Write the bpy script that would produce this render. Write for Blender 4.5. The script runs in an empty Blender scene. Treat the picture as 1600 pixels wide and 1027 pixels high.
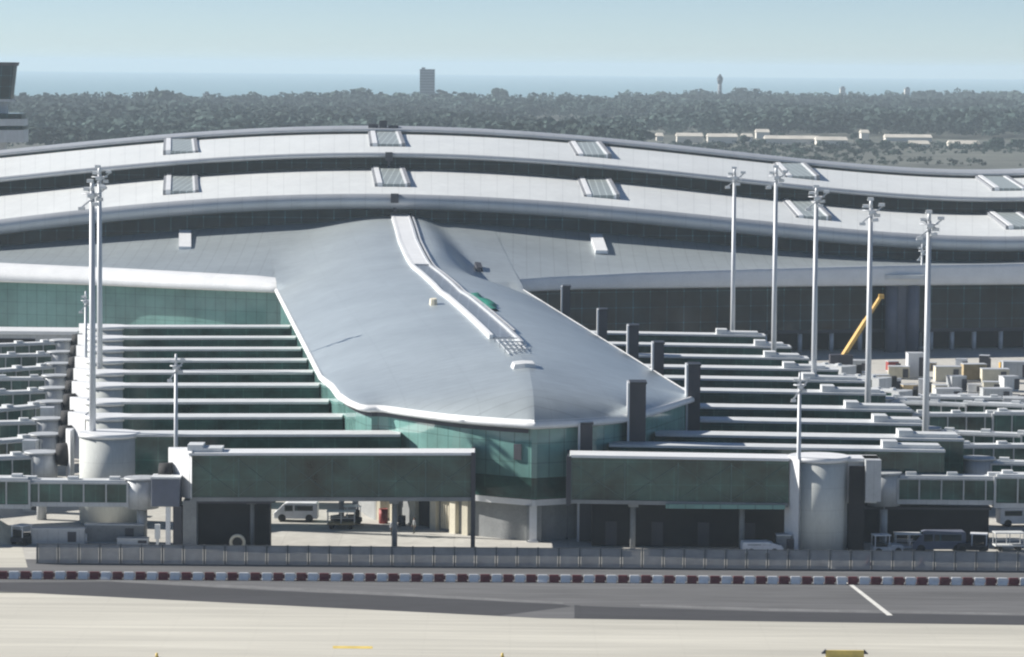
import bpy, math, random
import numpy as np
from mathutils import Vector, Matrix
random.seed(7); RNG = np.random.default_rng(11)
SC = bpy.context.scene
COL = SC.collection
# ------------------------------------------------------------------ camera
W0, H0, F = 1600.0, 1027.0, 5300.0
CAMH, HZ, ROLL = 50.0, 105.0, math.radians(0.465)
PITCH = math.atan((H0/2-HZ)/F)
CM = Matrix.Rotation(math.pi/2-PITCH, 3, 'X') @ Matrix.Rotation(ROLL, 3, 'Z')
def ray(px, py): return CM @ Vector(((px-W0/2)/F, -(py-H0/2)/F, -1.0))
def at_y(px, py, y):
    r = ray(px, py); k = y/r.y
    return Vector((r.x*k, y, CAMH+r.z*k))
def at_z(px, py, z=0.0):
    r = ray(px, py); k = (z-CAMH)/r.z
    return Vector((r.x*k, r.y*k, z))
cd = bpy.data.cameras.new('camera'); cam = bpy.data.objects.new('camera', cd); COL.objects.link(cam)
cam.matrix_world = Matrix.Translation((0, 0, CAMH)) @ CM.to_4x4()
cd.sensor_width = 36; cd.lens = 36*F/W0; cd.clip_start = 1; cd.clip_end = 60000
SC.camera = cam

# ------------------------------------------------------------------ materials
M = {}
def _n(nt, t, **kw):
    n = nt.nodes.new(t)
    for k, v in kw.items(): setattr(n, k, v)
    return n
def pmat(name, col, rough=.6, metal=0., var=.18, scale=.35, spec=.5, streak=(1, 1, 1), lines=None, fine=0., bump=0.):
    """lines: list of (axis 0/1 of UV, period, width, factor)"""
    m = bpy.data.materials.new(name); m.use_nodes = True; nt = m.node_tree
    b = nt.nodes['Principled BSDF']
    b.inputs['Roughness'].default_value = rough; b.inputs['Metallic'].default_value = metal
    b.inputs['Specular IOR Level'].default_value = spec
    geo = _n(nt, 'ShaderNodeNewGeometry')
    mp = _n(nt, 'ShaderNodeMapping'); mp.inputs['Scale'].default_value = streak
    nt.links.new(geo.outputs['Position'], mp.inputs['Vector'])
    no = _n(nt, 'ShaderNodeTexNoise'); no.inputs['Scale'].default_value = scale; no.inputs['Detail'].default_value = 6
    no.inputs['Roughness'].default_value = .62
    nt.links.new(mp.outputs['Vector'], no.inputs['Vector'])
    rp = _n(nt, 'ShaderNodeValToRGB')
    rp.color_ramp.elements[0].position = .3; rp.color_ramp.elements[1].position = .7
    c0 = [max(0, c*(1-var)) for c in col]; c1 = [min(.95, c*(1+var)) for c in col]
    rp.color_ramp.elements[0].color = (*c0, 1); rp.color_ramp.elements[1].color = (*c1, 1)
    nt.links.new(no.outputs['Fac'], rp.inputs['Fac'])
    out = rp.outputs['Color']
    if fine:
        n2 = _n(nt, 'ShaderNodeTexNoise'); n2.inputs['Scale'].default_value = scale*9; n2.inputs['Detail'].default_value = 4
        nt.links.new(mp.outputs['Vector'], n2.inputs['Vector'])
        mr = _n(nt, 'ShaderNodeMapRange'); mr.inputs['From Min'].default_value = .3; mr.inputs['From Max'].default_value = .7
        mr.inputs['To Min'].default_value = 1-fine; mr.inputs['To Max'].default_value = 1+fine
        nt.links.new(n2.outputs['Fac'], mr.inputs['Value'])
        mx = _n(nt, 'ShaderNodeVectorMath', operation='SCALE')
        nt.links.new(out, mx.inputs[0]); nt.links.new(mr.outputs['Result'], mx.inputs['Scale']); out = mx.outputs['Vector']
    if lines:
        uv = _n(nt, 'ShaderNodeUVMap'); sp = _n(nt, 'ShaderNodeSeparateXYZ'); nt.links.new(uv.outputs['UV'], sp.inputs[0])
        for ax, per, wid, fac in lines:
            dv = _n(nt, 'ShaderNodeMath', operation='DIVIDE'); nt.links.new(sp.outputs[ax], dv.inputs[0]); dv.inputs[1].default_value = per
            fr = _n(nt, 'ShaderNodeMath', operation='FRACT'); nt.links.new(dv.outputs[0], fr.inputs[0])
            lt = _n(nt, 'ShaderNodeMath', operation='LESS_THAN'); nt.links.new(fr.outputs[0], lt.inputs[0]); lt.inputs[1].default_value = wid/per
            mr = _n(nt, 'ShaderNodeMapRange'); nt.links.new(lt.outputs[0], mr.inputs['Value'])
            mr.inputs['To Min'].default_value = 1; mr.inputs['To Max'].default_value = fac
            mx = _n(nt, 'ShaderNodeVectorMath', operation='SCALE')
            nt.links.new(out, mx.inputs[0]); nt.links.new(mr.outputs['Result'], mx.inputs['Scale']); out = mx.outputs['Vector']
    nt.links.new(out, b.inputs['Base Color'])
    if bump:
        bp = _n(nt, 'ShaderNodeBump'); bp.inputs['Strength'].default_value = bump; bp.inputs['Distance'].default_value = .3
        nt.links.new(no.outputs['Fac'], bp.inputs['Height']); nt.links.new(bp.outputs['Normal'], b.inputs['Normal'])
    M[name] = m
    return m
pmat('concrete', (.53, .51, .44), .85, var=.20, scale=.06, streak=(.10, 1.5, 1), fine=.10, lines=[(0, 7.5, .08, .94), (1, 7.5, .12, .86)])
pmat('apron', (.50, .485, .44), .85, var=.14, scale=.08, fine=.10, lines=[(0, 6, .10, .85), (1, 6, .10, .85)])
pmat('asphalt', (.125, .125, .127), .9, var=.30, scale=.12, streak=(.12, 1.5, 1), fine=.2)
pmat('asphalt_dark', (.045, .045, .05), .9, var=.2, scale=.12, streak=(.3, 1.5, 1), fine=.12)
pmat('asphalt_edge', (.17, .17, .17), .9, var=.2, scale=.5, fine=.15)
pmat('paint_white', (.72, .71, .66), .7, var=.15, scale=1.2)
pmat('paint_yellow', (.74, .56, .15), .6, var=.15, scale=1.)
pmat('field', (.10, .105, .085), .95, var=.45, scale=.012, fine=.25)
pmat('roof_white', (.75, .768, .745), .42, 0., var=.06, scale=.08, streak=(1, .3, 1), lines=[(0, 3.0, .16, .86), (1, 18., .2, .90)], fine=.04)
pmat('roof_alu', (.50, .552, .562), .34, .42, var=.09, scale=.06, fine=.06, lines=[(0, 2.4, .15, .80), (1, 7.2, .12, .92)], bump=.06)
pmat('trim_white', (.80, .81, .81), .45, var=.06, scale=.4, fine=.04)
pmat('lip_grey', (.52, .54, .56), .4, .3, var=.08, scale=.25, streak=(1, 1, .3), lines=[(0, 4.5, .12, .85)])  # on the roof lips this grey paints their shade, turned from the sun
pmat('soffit', (.22, .23, .25), .7, var=.12, scale=.3)
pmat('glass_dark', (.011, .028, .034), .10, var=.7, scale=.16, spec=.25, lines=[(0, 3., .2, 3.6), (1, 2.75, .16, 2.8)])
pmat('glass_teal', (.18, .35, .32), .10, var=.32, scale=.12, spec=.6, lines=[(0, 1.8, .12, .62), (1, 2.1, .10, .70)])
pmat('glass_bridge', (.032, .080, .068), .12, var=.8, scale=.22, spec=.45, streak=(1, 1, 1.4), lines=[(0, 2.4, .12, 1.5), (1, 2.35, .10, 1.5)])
pmat('glass_roof', (.30, .335, .325), .4, var=.12, scale=.5, lines=[(0, 1.25, .14, 1.9), (1, 6., .3, 1.4)])
pmat('roof_glazing', (.20, .22, .24), .3, var=.15, scale=.5, lines=[(0, 1.5, .12, 1.5)])
pmat('bracing_green', (.10, .17, .155), .5, var=.1)
pmat('concrete_drum', (.59, .61, .58), .8, var=.08, scale=.6, streak=(1, 1, .25), fine=.05, lines=[(1, 2.3, .06, .85)])
pmat('concrete_cream', (.62, .58, .46), .85, var=.10, scale=.5, fine=.06)
pmat('concrete_grey', (.27, .28, .28), .85, var=.15, scale=.5, fine=.08)
pmat('dark_steel', (.035, .037, .045), .5, .2, var=.25, scale=.6)
pmat('slate_panel', (.055, .055, .068), .6, var=.2, scale=.5, streak=(1, 1, .3))
pmat('void', (.014, .014, .018), .8, var=.3, scale=.4)  # near-black for dark doors and for the painted shade of recesses
pmat('galvanised', (.58, .60, .62), .5, .2, var=.12, scale=.7, streak=(1, 1, .2))
pmat('jet_grey', (.50, .52, .53), .5, .1, var=.12, scale=.5, fine=.05, lines=[(0, 1.1, .08, .85)])
pmat('jet_pale', (.66, .68, .68), .5, var=.1, scale=.5, fine=.05)
pmat('blue_grey', (.13, .145, .19), .55, var=.15, scale=.5)
pmat('fence_post', (.13, .14, .15), .6, .2, var=.15, scale=.8)
pmat('plastic_red', (.15, .018, .026), .5, var=.25, scale=1.3)
pmat('plastic_white', (.74, .76, .78), .5, var=.12, scale=1.3)
pmat('crane_yellow', (.66, .40, .09), .5, var=.15, scale=1.)
pmat('rubber', (.018, .018, .02), .8, var=.2, scale=2.)
pmat('rust_red', (.30, .045, .04), .6, var=.2, scale=1.)
pmat('tarp_green', (.02, .25, .17), .6, var=.2, scale=1.)
pmat('sand', (.64, .59, .45), .95, var=.12, scale=1.2, fine=.1, bump=.3)
pmat('timber', (.42, .33, .19), .8, var=.2, scale=1.)
pmat('town_white', (.74, .70, .62), .8, var=.12, scale=.08)
pmat('town_grey', (.30, .31, .32), .8, var=.12, scale=.08, lines=[(1, 3.2, 1.2, .55)])
pmat('town_roof', (.60, .56, .48), .9, var=.2, scale=.1)
pmat('bark', (.09, .07, .05), .9, var=.3, scale=1.)
pmat('leaf_dark', (.040, .066, .052), .9, var=.55, scale=.05, spec=.2, fine=.45)
pmat('leaf_mid', (.048, .074, .064), .9, var=.75, scale=.006, spec=.2, fine=.45)
pmat('lamp_glass', (.85, .86, .86), .15, var=.03)
# mesh fence infill: half-open woven sheet
def fence_mat():
    m = bpy.data.materials.new('fence_mesh'); m.use_nodes = True; nt = m.node_tree
    b = nt.nodes['Principled BSDF']; b.inputs['Roughness'].default_value = .8
    geo = _n(nt, 'ShaderNodeNewGeometry'); no = _n(nt, 'ShaderNodeTexNoise'); no.inputs['Scale'].default_value = .7; no.inputs['Detail'].default_value = 5
    nt.links.new(geo.outputs['Position'], no.inputs['Vector'])
    rp = _n(nt, 'ShaderNodeValToRGB'); rp.color_ramp.elements[0].position = .3; rp.color_ramp.elements[1].position = .7
    rp.color_ramp.elements[0].color = (.30, .31, .32, 1); rp.color_ramp.elements[1].color = (.42, .43, .44, 1)
    nt.links.new(no.outputs['Fac'], rp.inputs['Fac']); nt.links.new(rp.outputs['Color'], b.inputs['Base Color'])
    tr = _n(nt, 'ShaderNodeBsdfTransparent'); mx = _n(nt, 'ShaderNodeMixShader'); mx.inputs['Fac'].default_value = .72
    nt.links.new(tr.outputs[0], mx.inputs[1]); nt.links.new(b.outputs[0], mx.inputs[2])
    nt.links.new(mx.outputs[0], nt.nodes['Material Output'].inputs['Surface']); M['fence_mesh'] = m
fence_mat()
def sea_mat():
    m = bpy.data.materials.new('sea_water'); m.use_nodes = True; nt = m.node_tree
    b = nt.nodes['Principled BSDF']; b.inputs['Roughness'].default_value = .35
    geo = _n(nt, 'ShaderNodeNewGeometry'); no = _n(nt, 'ShaderNodeTexNoise'); no.inputs['Scale'].default_value = .004; no.inputs['Detail'].default_value = 6
    nt.links.new(geo.outputs['Position'], no.inputs['Vector'])
    rp = _n(nt, 'ShaderNodeValToRGB'); rp.color_ramp.elements[0].color = (.19, .33, .35, 1); rp.color_ramp.elements[1].color = (.24, .39, .40, 1)
    nt.links.new(no.outputs['Fac'], rp.inputs['Fac']); nt.links.new(rp.outputs['Color'], b.inputs['Base Color'])
    n2 = _n(nt, 'ShaderNodeTexNoise'); n2.inputs['Scale'].default_value = .08; nt.links.new(geo.outputs['Position'], n2.inputs['Vector'])
    bp = _n(nt, 'ShaderNodeBump'); bp.inputs['Strength'].default_value = .4; bp.inputs['Distance'].default_value = 2
    nt.links.new(n2.outputs['Fac'], bp.inputs['Height']); nt.links.new(bp.outputs['Normal'], b.inputs['Normal']); M['sea_water'] = m
sea_mat()

# ------------------------------------------------------------------ helpers
def origin(o):
    v = Vector((0, 0, 0))
    while o is not None: v = v + o.location; o = o.parent
    return v
class MB:
    """collects shapes, then links them as ONE mesh object; coordinates are world coordinates until build()"""
    def __init__(s): s.v = []; s.f = []; s.uv = []; s.mi = []; s.m = 0; s.sm = []
    def face(s, idx, uv=None, smooth=False): s.f.append(tuple(idx)); s.uv.append(uv); s.mi.append(s.m); s.sm.append(smooth)
    def pts(s, ps):
        b = len(s.v); s.v += [tuple(p) for p in ps]; return b
    def poly(s, ps, smooth=False):
        b = s.pts(ps); s.face(range(b, b+len(ps)), None, smooth)
    def box(s, x0, x1, y0, y1, z0, z1):
        return s.hexa([(x0, y0, z0), (x1, y0, z0), (x1, y1, z0), (x0, y1, z0)], [(x0, y0, z1), (x1, y0, z1), (x1, y1, z1), (x0, y1, z1)])
    def hexa(s, lo, hi):
        b = s.pts(list(lo)+list(hi)); n = len(lo)
        s.face([b+n-1-i for i in range(n)]); s.face([b+n+i for i in range(n)])
        for i in range(n):
            j = (i+1) % n; s.face((b+i, b+j, b+n+j, b+n+i))
        return s
    def prism(s, outline, z0, z1):
        return s.hexa([(p[0], p[1], z0) for p in outline], [(p[0], p[1], z1) for p in outline])
    def ext(s, prof, p0, d, w):
        """vertical profile [(u,z)] in the plane of direction d (2d) starting at p0, extruded by w to both sides"""
        d = Vector((d[0], d[1])).normalized(); q = Vector((-d.y, d.x))
        A = [(p0[0]+d.x*u-q.x*w/2, p0[1]+d.y*u-q.y*w/2, z) for u, z in prof]
        B = [(p0[0]+d.x*u+q.x*w/2, p0[1]+d.y*u+q.y*w/2, z) for u, z in prof]
        return s.hexa(A, B)
    def tube(s, p, q, r0, r1=None, n=10, smooth=True):
        p, q = Vector(p), Vector(q); r1 = r0 if r1 is None else r1
        z = (q-p).normalized(); x = z.orthogonal().normalized(); y = z.cross(x)
        b = len(s.v)
        for c, r in ((p, r0), (q, r1)):
            for i in range(n):
                a = 2*math.pi*i/n; s.v.append(tuple(c+x*(r*math.cos(a))+y*(r*math.sin(a))))
        L = (q-p).length
        for i in range(n):
            j = (i+1) % n
            s.face((b+i, b+j, b+n+j, b+n+i), [(2*math.pi*r0*i/n, 0), (2*math.pi*r0*(i+1)/n, 0), (2*math.pi*r0*(i+1)/n, L), (2*math.pi*r0*i/n, L)], smooth)
        s.face([b+n-1-i for i in range(n)]); s.face([b+n+i for i in range(n)])
        return s
    def bar(s, p, q, w, h=None):
        """square-section bar from p to q"""
        h = h or w; p, q = Vector(p), Vector(q); z = (q-p).normalized()
        up = Vector((0, 0, 1)) if abs(z.z) < .95 else Vector((0, 1, 0))
        x = z.cross(up).normalized(); y = x.cross(z)
        o = [x*(-w/2)-y*(h/2), x*(w/2)-y*(h/2), x*(w/2)+y*(h/2), x*(-w/2)+y*(h/2)]
        return s.hexa([p+k for k in o], [q+k for k in o])
    def ring(s, c, axis, R, r, n=20, m=8):
        c = Vector(c); z = Vector(axis).normalized(); x = z.orthogonal().normalized(); y = z.cross(x); b = len(s.v)
        for i in range(n):
            a = 2*math.pi*i/n; d = x*math.cos(a)+y*math.sin(a)
            for j in range(m):
                t = 2*math.pi*j/m; s.v.append(tuple(c+d*(R+r*math.cos(t))+z*(r*math.sin(t))))
        for i in range(n):
            for j in range(m):
                s.face((b+i*m+j, b+((i+1) % n)*m+j, b+((i+1) % n)*m+(j+1) % m, b+i*m+(j+1) % m), None, True)
        return s
    def grid(s, rows, uvs=None, smooth=True, flip=False):
        R = len(rows); C = len(rows[0]); b = len(s.v)
        for r in rows: s.v += [tuple(p) for p in r]
        for i in range(R-1):
            for j in range(C-1):
                q = [(i, j), (i, j+1), (i+1, j+1), (i+1, j)]
                if flip: q = q[::-1]
                s.face([b+a*C+c for a, c in q], [uvs[a][c] for a, c in q] if uvs else None, smooth)
        return s
    def build(s, name, mats, parent=None, bevel=0):
        off = origin(parent)
        me = bpy.data.meshes.new(name)
        vs = [(x-off.x, y-off.y, z-off.z) for x, y, z in s.v]
        me.from_pydata(vs, [], s.f)
        uvl = me.uv_layers.new(name='UVMap'); buf = np.zeros(len(me.loops)*2)
        k = 0
        for pi, p in enumerate(me.polygons):
            n = p.normal; uv = s.uv[pi]; p.use_smooth = s.sm[pi]; p.material_index = s.mi[pi]
            if uv is None:
                if abs(n.z) > .75: uv = [(s.v[i][0], s.v[i][1]) for i in p.vertices]
                else:
                    h = math.hypot(n.x, n.y) or 1; tx, ty = -n.y/h, n.x/h
                    uv = [(s.v[i][0]*tx+s.v[i][1]*ty, s.v[i][2]) for i in p.vertices]
            for a in uv: buf[k] = a[0]; buf[k+1] = a[1]; k += 2
        uvl.data.foreach_set('uv', buf)
        for mm in (mats if isinstance(mats, (list, tuple)) else [mats]): me.materials.append(M[mm])
        o = bpy.data.objects.new(name, me); COL.objects.link(o)
        if parent is not None: o.parent = parent
        if bevel:
            bm = o.modifiers.new('bevel', 'BEVEL'); bm.width = bevel; bm.segments = 2; bm.limit_method = 'ANGLE'
        return o
def tag(o, label, cat, group=None):
    o['label'] = label; o['category'] = cat
    if group: o['group'] = group
    return o
def thing(name, label, cat, loc=(0, 0, 0), group=None):
    o = bpy.data.objects.new(name, None); COL.objects.link(o); o.location = loc; o.empty_display_size = 1
    return tag(o, label, cat, group)
def kind(o, k): o['kind'] = k; return o
def dup(root, loc, rotz=0., label=None, scale=None):
    r = root.copy(); COL.objects.link(r); r.location = loc; r.rotation_euler = (0, 0, rotz)
    if scale: r.scale = scale
    if label: r['label'] = label
    for ch in list(root.children):
        c = ch.copy(); COL.objects.link(c); c.parent = r
        for g in ch.children:
            d = g.copy(); COL.objects.link(d); d.parent = c
    return r
def place(o, loc, rotz=0., label=None):
    o.location = loc; o.rotation_euler = (0, 0, rotz)
    if label: o['label'] = label
    return o
ORD = ['first', 'second', 'third', 'fourth', 'fifth', 'sixth', 'seventh', 'eighth', 'ninth', 'tenth', 'eleventh', 'twelfth']

# ------------------------------------------------------------------ ground, roads, sea
def sheet(name, pts, z, mat):
    b = MB(); b.poly([(p[0], p[1], z) for p in pts]); return kind(b.build(name, mat), 'structure')
COAST = lambda x: 4300 + x*1.1
sheet('ground', [(-6000, -300), (6000, -300), (6000, 12000), (-6000, 2000)], 0, 'field')   # cut at the coast below
sheet('apron', [(-190, 322), (190, 322), (190, 900), (-190, 900)], .004, 'apron')
sheet('taxiway', [(-190, 180), (190, 180), (190, 318), (-190, 318)], .004, 'concrete')
g = lambda px, py: at_z(px, py, 0)
# asphalt service road: near edge follows the two straight lines read off the concrete boundary
nl, nm, nr = g(-200, 915), g(850, 966.5), g(1800, 980)
fl, fr = g(-200, 872), g(1800, 889)
sheet('road', [nl, nm, nr, fr, fl], .010, 'asphalt')
sheet('road_verge_strip', [g(-150, 911), g(175, 909.5), g(400, 922), g(640, 933), g(880, 945), g(893, 948), g(780, 962.5), g(-150, 916.5)], .014, 'asphalt_dark')
sheet('road_shoulder', [g(900, 947), g(1200, 956), g(1800, 966), g(1800, 979.5), g(903, 966.6)], .014, 'asphalt_dark')
sheet('road_edge_line', [g(1000, 944.2), g(1200, 951), g(1800, 962), g(1800, 964.8), g(1200, 955), g(1000, 947.6)], .018, 'asphalt_edge')
sheet('road_edge_line', [g(150, 904), g(500, 921), g(880, 941), g(880, 944), g(500, 925.5), g(150, 908)], .018, 'asphalt_edge')
sheet('road_patch_edge', [g(897.5, 946), g(906, 946.3), g(906, 966.8), g(897.5, 966.4)], .022, 'asphalt_dark')
sheet('road_marking', [g(1322, 911), g(1329, 911), g(1395, 962), g(1386, 962)], .022, 'paint_white')
sheet('road_marking', [g(1280, 873), g(1288, 873), g(1308, 890), g(1298, 890)], .022, 'paint_white')
sheet('apron_entry', [g(-150, 850), g(34, 851), g(43, 887), g(-150, 887)], .016, 'concrete')
sheet('taxiway_marking', [g(520, 1009.5), g(582, 1010), g(582, 1014), g(520, 1013.5)], .009, 'paint_yellow')
sea = MB(); sea.poly([(-9000, 1500, -.4), (9000, 1500, -.4), (9000, 21000, -.4), (-9000, 21000, -.4)]); kind(sea.build('sea', 'sea_water'), 'structure')
# ground is one sheet that stops at the coast line
gm = bpy.data.objects['ground'].data
gc = [(-2500, -300), (2500, -300), (2500, COAST(2500)), (-2500, COAST(-2500))]
for v, (x, y) in zip(gm.vertices, gc): v.co = (x, y, 0)

# ------------------------------------------------------------------ terminal building
PXS = np.array([0, 110, 210, 350, 500, 610, 760, 880, 1000, 1100, 1200, 1400, 1500, 1600.])
T = dict(
    front2=[341, 332, 320.5, 309.5, 303, 301, 307, 316, 327, 338, 347.5, 360.5, 366, 371.5],
    back2=[301, 292, 283, 272, 262.5, 258.5, 267, 277, 288.5, 300.5, 310, 325, 330, 333.5],
    front3=[276, 266, 256, 247, 238.5, 237, 242, 252, 262.5, 273, 284, 300.5, 305.5, 309],
    back3=[246, 237, 228, 217.5, 209.5, 206.5, 214, 222.5, 235, 247, 256, 271, 276, 280.5],
    base2=[382, 375, 365, 353.5, 346.5, 344, 349.5, 356.5, 369, 381, 388.5, 402, 406, 409])
POLY = {k: np.polyfit((PXS-800)/800, v, 4) for k, v in T.items()}
def yv(k, px):
    p = min(max(px, -60), 1660); return float(np.polyval(POLY[k], (p-800)/800)) + (0 if p == px else (px-p)*(-.05 if px < 0 else .03)*-1)
D = dict(front2=620, back2=690, front3=681, back3=762, base2=624)
def tp(k, px): return at_y(px, yv(k, px), D[k])
SAMP = np.arange(-180, 1781, 20)
terminal = thing('terminal_building', 'wide airport terminal with stepped white arched roofs and glazed pier nose', 'terminal', (0, 600, 0))
def roof_layer(name, kf, kb, lip, mat_top, zsub):
    b = MB(); rows = []; uvs = []
    for px in SAMP:
        f, k = tp(kf, px), tp(kb, px)
        r = []; u = []
        for s in np.linspace(1, 0, 9):
            p = f.lerp(k, s); p.z += .5*math.sin(math.pi*s)*.6; r.append(p); u.append((f.x, p.y))
        rows.append(r); uvs.append(u)
    b.grid(rows, uvs); b.m = 1
    rows2 = []; uv2 = []
    for px in SAMP:
        f = tp(kf, px); r = []; u = []; acc = 0
        for (dy, dz) in lip:
            p = f+Vector((0, dy, dz)); u.append((f.x, acc)); acc += .7; r.append(p)
        rows2.append(r); uv2.append(u)
    b.grid(rows2, uv2)
    return b.build(name, [mat_top, 'lip_grey'], terminal)
lip2 = [(0, 0), (-.5, -.25), (-.95, -.8), (-1.1, -1.4), (-.9, -2.05), (-.2, -2.6), (1.2, -2.85), (3, -2.88), (5.5, -2.7)]
lip3 = [(0, 0), (-.35, -.15), (-.6, -.5), (-.45, -.85), (.3, -1.05), (4, -1.1), (10, -1.0)]
mid_roof = roof_layer('middle_roof', 'front2', 'back2', lip2, 'roof_white', 0)
up_roof = roof_layer('upper_roof', 'front3', 'back3', lip3, 'roof_white', 0)
def wall_between(name, lo, hi, mat, dy=0):
    b = MB(); rows = []; uvs = []
    for px in SAMP:
        a, c = lo(px), hi(px); c = Vector((a.x, a.y+dy, c.z)); rows.append([a, c]); uvs.append([(a.x, a.z), (a.x, c.z)])
    b.grid(rows, uvs, smooth=False); return b.build(name, mat, terminal)
wall_between('middle_clerestory', lambda p: tp('base2', p)+Vector((0, -.5, -1.5)), lambda p: tp('front2', p)+Vector((0, 0, -2.6)), 'glass_dark')
wall_between('upper_clerestory', lambda p: at_y(p, yv('back2', p), 688)+Vector((0, 0, -1)), lambda p: tp('front3', p)+Vector((0, 0, -.9)), 'glass_dark')
# roof crest: low dark glazed strip with a grey coping behind the upper roof
b = MB(); rows = []; rows2 = []
for px in SAMP:
    k = tp('back3', px)
    rows.append([k+Vector((0, .3, -.6)), k+Vector((0, .3, .55))])
    rows2.append([k+Vector((0, .4, .50)), k+Vector((0, -.5, .55)), k+Vector((0, -.7, .9)), k+Vector((0, -.3, 1.2)), k+Vector((0, 6, 1.75)), k+Vector((0, 24, 1.3))])
b.grid(rows, None, False); b.m = 1; b.grid(rows2)
b.build('roof_crest', ['glass_dark', 'lip_grey'], terminal)
# skylights on the two white roofs
def roof_pt(kf, kb, px, v):
    p = tp(kf, px).lerp(tp(kb, px), v); p.z += .3*math.sin(math.pi*v); return p
def skylight(kf, kb, pxf, pxb, v0, v1, w, parent):
    def P(v, off, h):
        px = pxf+(pxb-pxf)*(v-v0)/(v1-v0); p = roof_pt(kf, kb, px, v); return Vector((p.x+off, p.y, p.z+h))
    b = MB()
    def slab(o0, o1, h0, h1):
        b.hexa([P(v0, o0, h0), P(v0, o1, h0), P(v1, o1, h0), P(v1, o0, h0)], [P(v0, o0, h1), P(v0, o1, h1), P(v1, o1, h1), P(v1, o0, h1)])
    slab(-w*.30, w*.34, -.3, .55)
    b.m = 1; slab(-w*.44, -w*.30, -.3, .75); slab(w*.34, w*.40, -.3, .65)
    b.m = 2; slab(-w*.52, -w*.44, -.3, .62); slab(w*.40, w*.50, -.3, .75)
    b.build('skylight', ['glass_roof', 'trim_white', 'soffit'], parent)
for pf, pb in ((283, 283), (614, 606), (941, 928), (1272, 1247), (1600, 1566)): skylight('front2', 'back2', pf, pb, .22, .93, 6.6, mid_roof)
for pf, pb in ((283, 282), (606, 601), (928, 914), (1254, 1234), (1578, 1550)): skylight('front3', 'back3', pf, pb, .25, .99, 7.2, up_roof)
b = MB()
for px0, px1, dz in ((575, 590, 1.2), (592, 604, 2.0), (606, 622, .9)):
    p, q = tp('back3', px0), tp('back3', px1); b.box(p.x, q.x, p.y+1, p.y+4, p.z+.5, p.z+1.0+dz)
b.build('rooftop_plant', 'slate_panel', terminal, .1)
for kf, px, oz in (('front2', 617, -.1), ('front3', 608, -.1)):
    b = MB(); p = tp(kf, px); b.box(p.x-.7, p.x+.7, p.y-1.35, p.y-.2, p.z-1.6, p.z+.1); b.box(p.x-.25, p.x+.25, p.y-.3, p.y+.3, p.z-3.2, p.z-1.6)
    b.build('rainwater_hopper', 'slate_panel', terminal)

EB = [(-180, 433), (0, 438), (150, 443), (300, 449.5), (440, 455), (620, 457), (820, 453), (900, 449.5), (1200, 445.5), (1400, 443.5), (1600, 442), (1780, 441)]
ET = [(-180, 406), (0, 412), (200, 421), (400, 432), (440, 436), (620, 440), (820, 437), (860, 434), (1000, 427), (1200, 421), (1400, 416), (1600, 413), (1780, 411)]
def eb(px): return at_z(px, float(np.interp(px, *zip(*EB))), 12.3)
def et(px): e = eb(px); return at_y(px, float(np.interp(px, *zip(*ET))), e.y+float(np.interp(px, [480, 820], [4.4, .25])))
def low_z(x, y):
    """height of the lower roof wings above the point (x, y), None in front of their eave"""
    px = 800+F*x/y; f, k = et(px), tp('base2', px)+Vector((0, 1.5, .1)); t = (y-f.y)/(k.y-f.y)
    if t < -.12: return None
    z = f.z+(k.z-f.z)*min(max(t, 0), 1.05)-low_sag(px)*math.sin(math.pi*min(max(t, 0), 1))
    return z-(8*max(-t, 0))
def low_sag(px): return .9*(1-min(1, abs(px-640)/1400))-2.3*math.exp(-((px-640)/150)**2)
# --- pier (the long nose that points at the camera)
A = Vector((-.1034, .9946, 0)); Cc = Vector((.9946, .1034, 0))
TIP = at_z(835, 667, 12.4)
O = Vector((TIP.x+1.9, TIP.y, 0))
def loc(p): q = Vector((p.x, p.y, 0))-O; return q.dot(A), q.dot(Cc)
def pw(a, c, z): p = O+A*a+Cc*c; return Vector((p.x, p.y, z))
ZE = 12.75
LE = [loc(at_z(x, y, 12.4)) for x, y in ((520, 607), (531, 622), (547, 632), (600, 641), (700, 656), (770, 662.5), (835, 667))]
RE = [loc(at_z(x, y, 12.4)) for x, y in ((890, 664.5), (985, 655), (1030, 643), (1068, 630))]
fc = [-21.6]+[c for a, c in LE]+[c for a, c in RE]+[19.6]
fa = [LE[0][0]+12]+[a for a, c in LE]+[a for a, c in RE]+[RE[-1][0]+4]
order = np.argsort(fc); FC = np.array(fc)[order]; FA = np.array(fa)[order]
KT = int(np.argmin(FA))
def hermite(xs, ys):
    m = np.gradient(ys, xs)
    def f(x):
        i = int(min(max(np.searchsorted(xs, x)-1, 0), len(xs)-2)); h = xs[i+1]-xs[i]; t = min(max((x-xs[i])/h, 0), 1)
        return (2*t**3-3*t*t+1)*ys[i]+(t**3-2*t*t+t)*h*m[i]+(3*t*t-2*t**3)*ys[i+1]+(t**3-t*t)*h*m[i+1]
    return f
_fl, _fr = hermite(FC[:KT+1], FA[:KT+1]), hermite(FC[KT:], FA[KT:])
def af(c): return float(_fl(c) if c < FC[KT] else _fr(c))
C0 = loc(TIP)[1]; CL, CR = float(FC[0]), float(FC[-1]); AEND = 278.
print('PIER', [(round(a, 1), round(c, 1)) for a, c in LE+RE], 'TIP', TIP)
def sm(x, a, b): t = min(max((x-a)/(b-a), 0), 1); return t*t*(3-2*t)
def ridge_c(a): return C0*(1-min(1, a/24)) if a > 0 else C0
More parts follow.
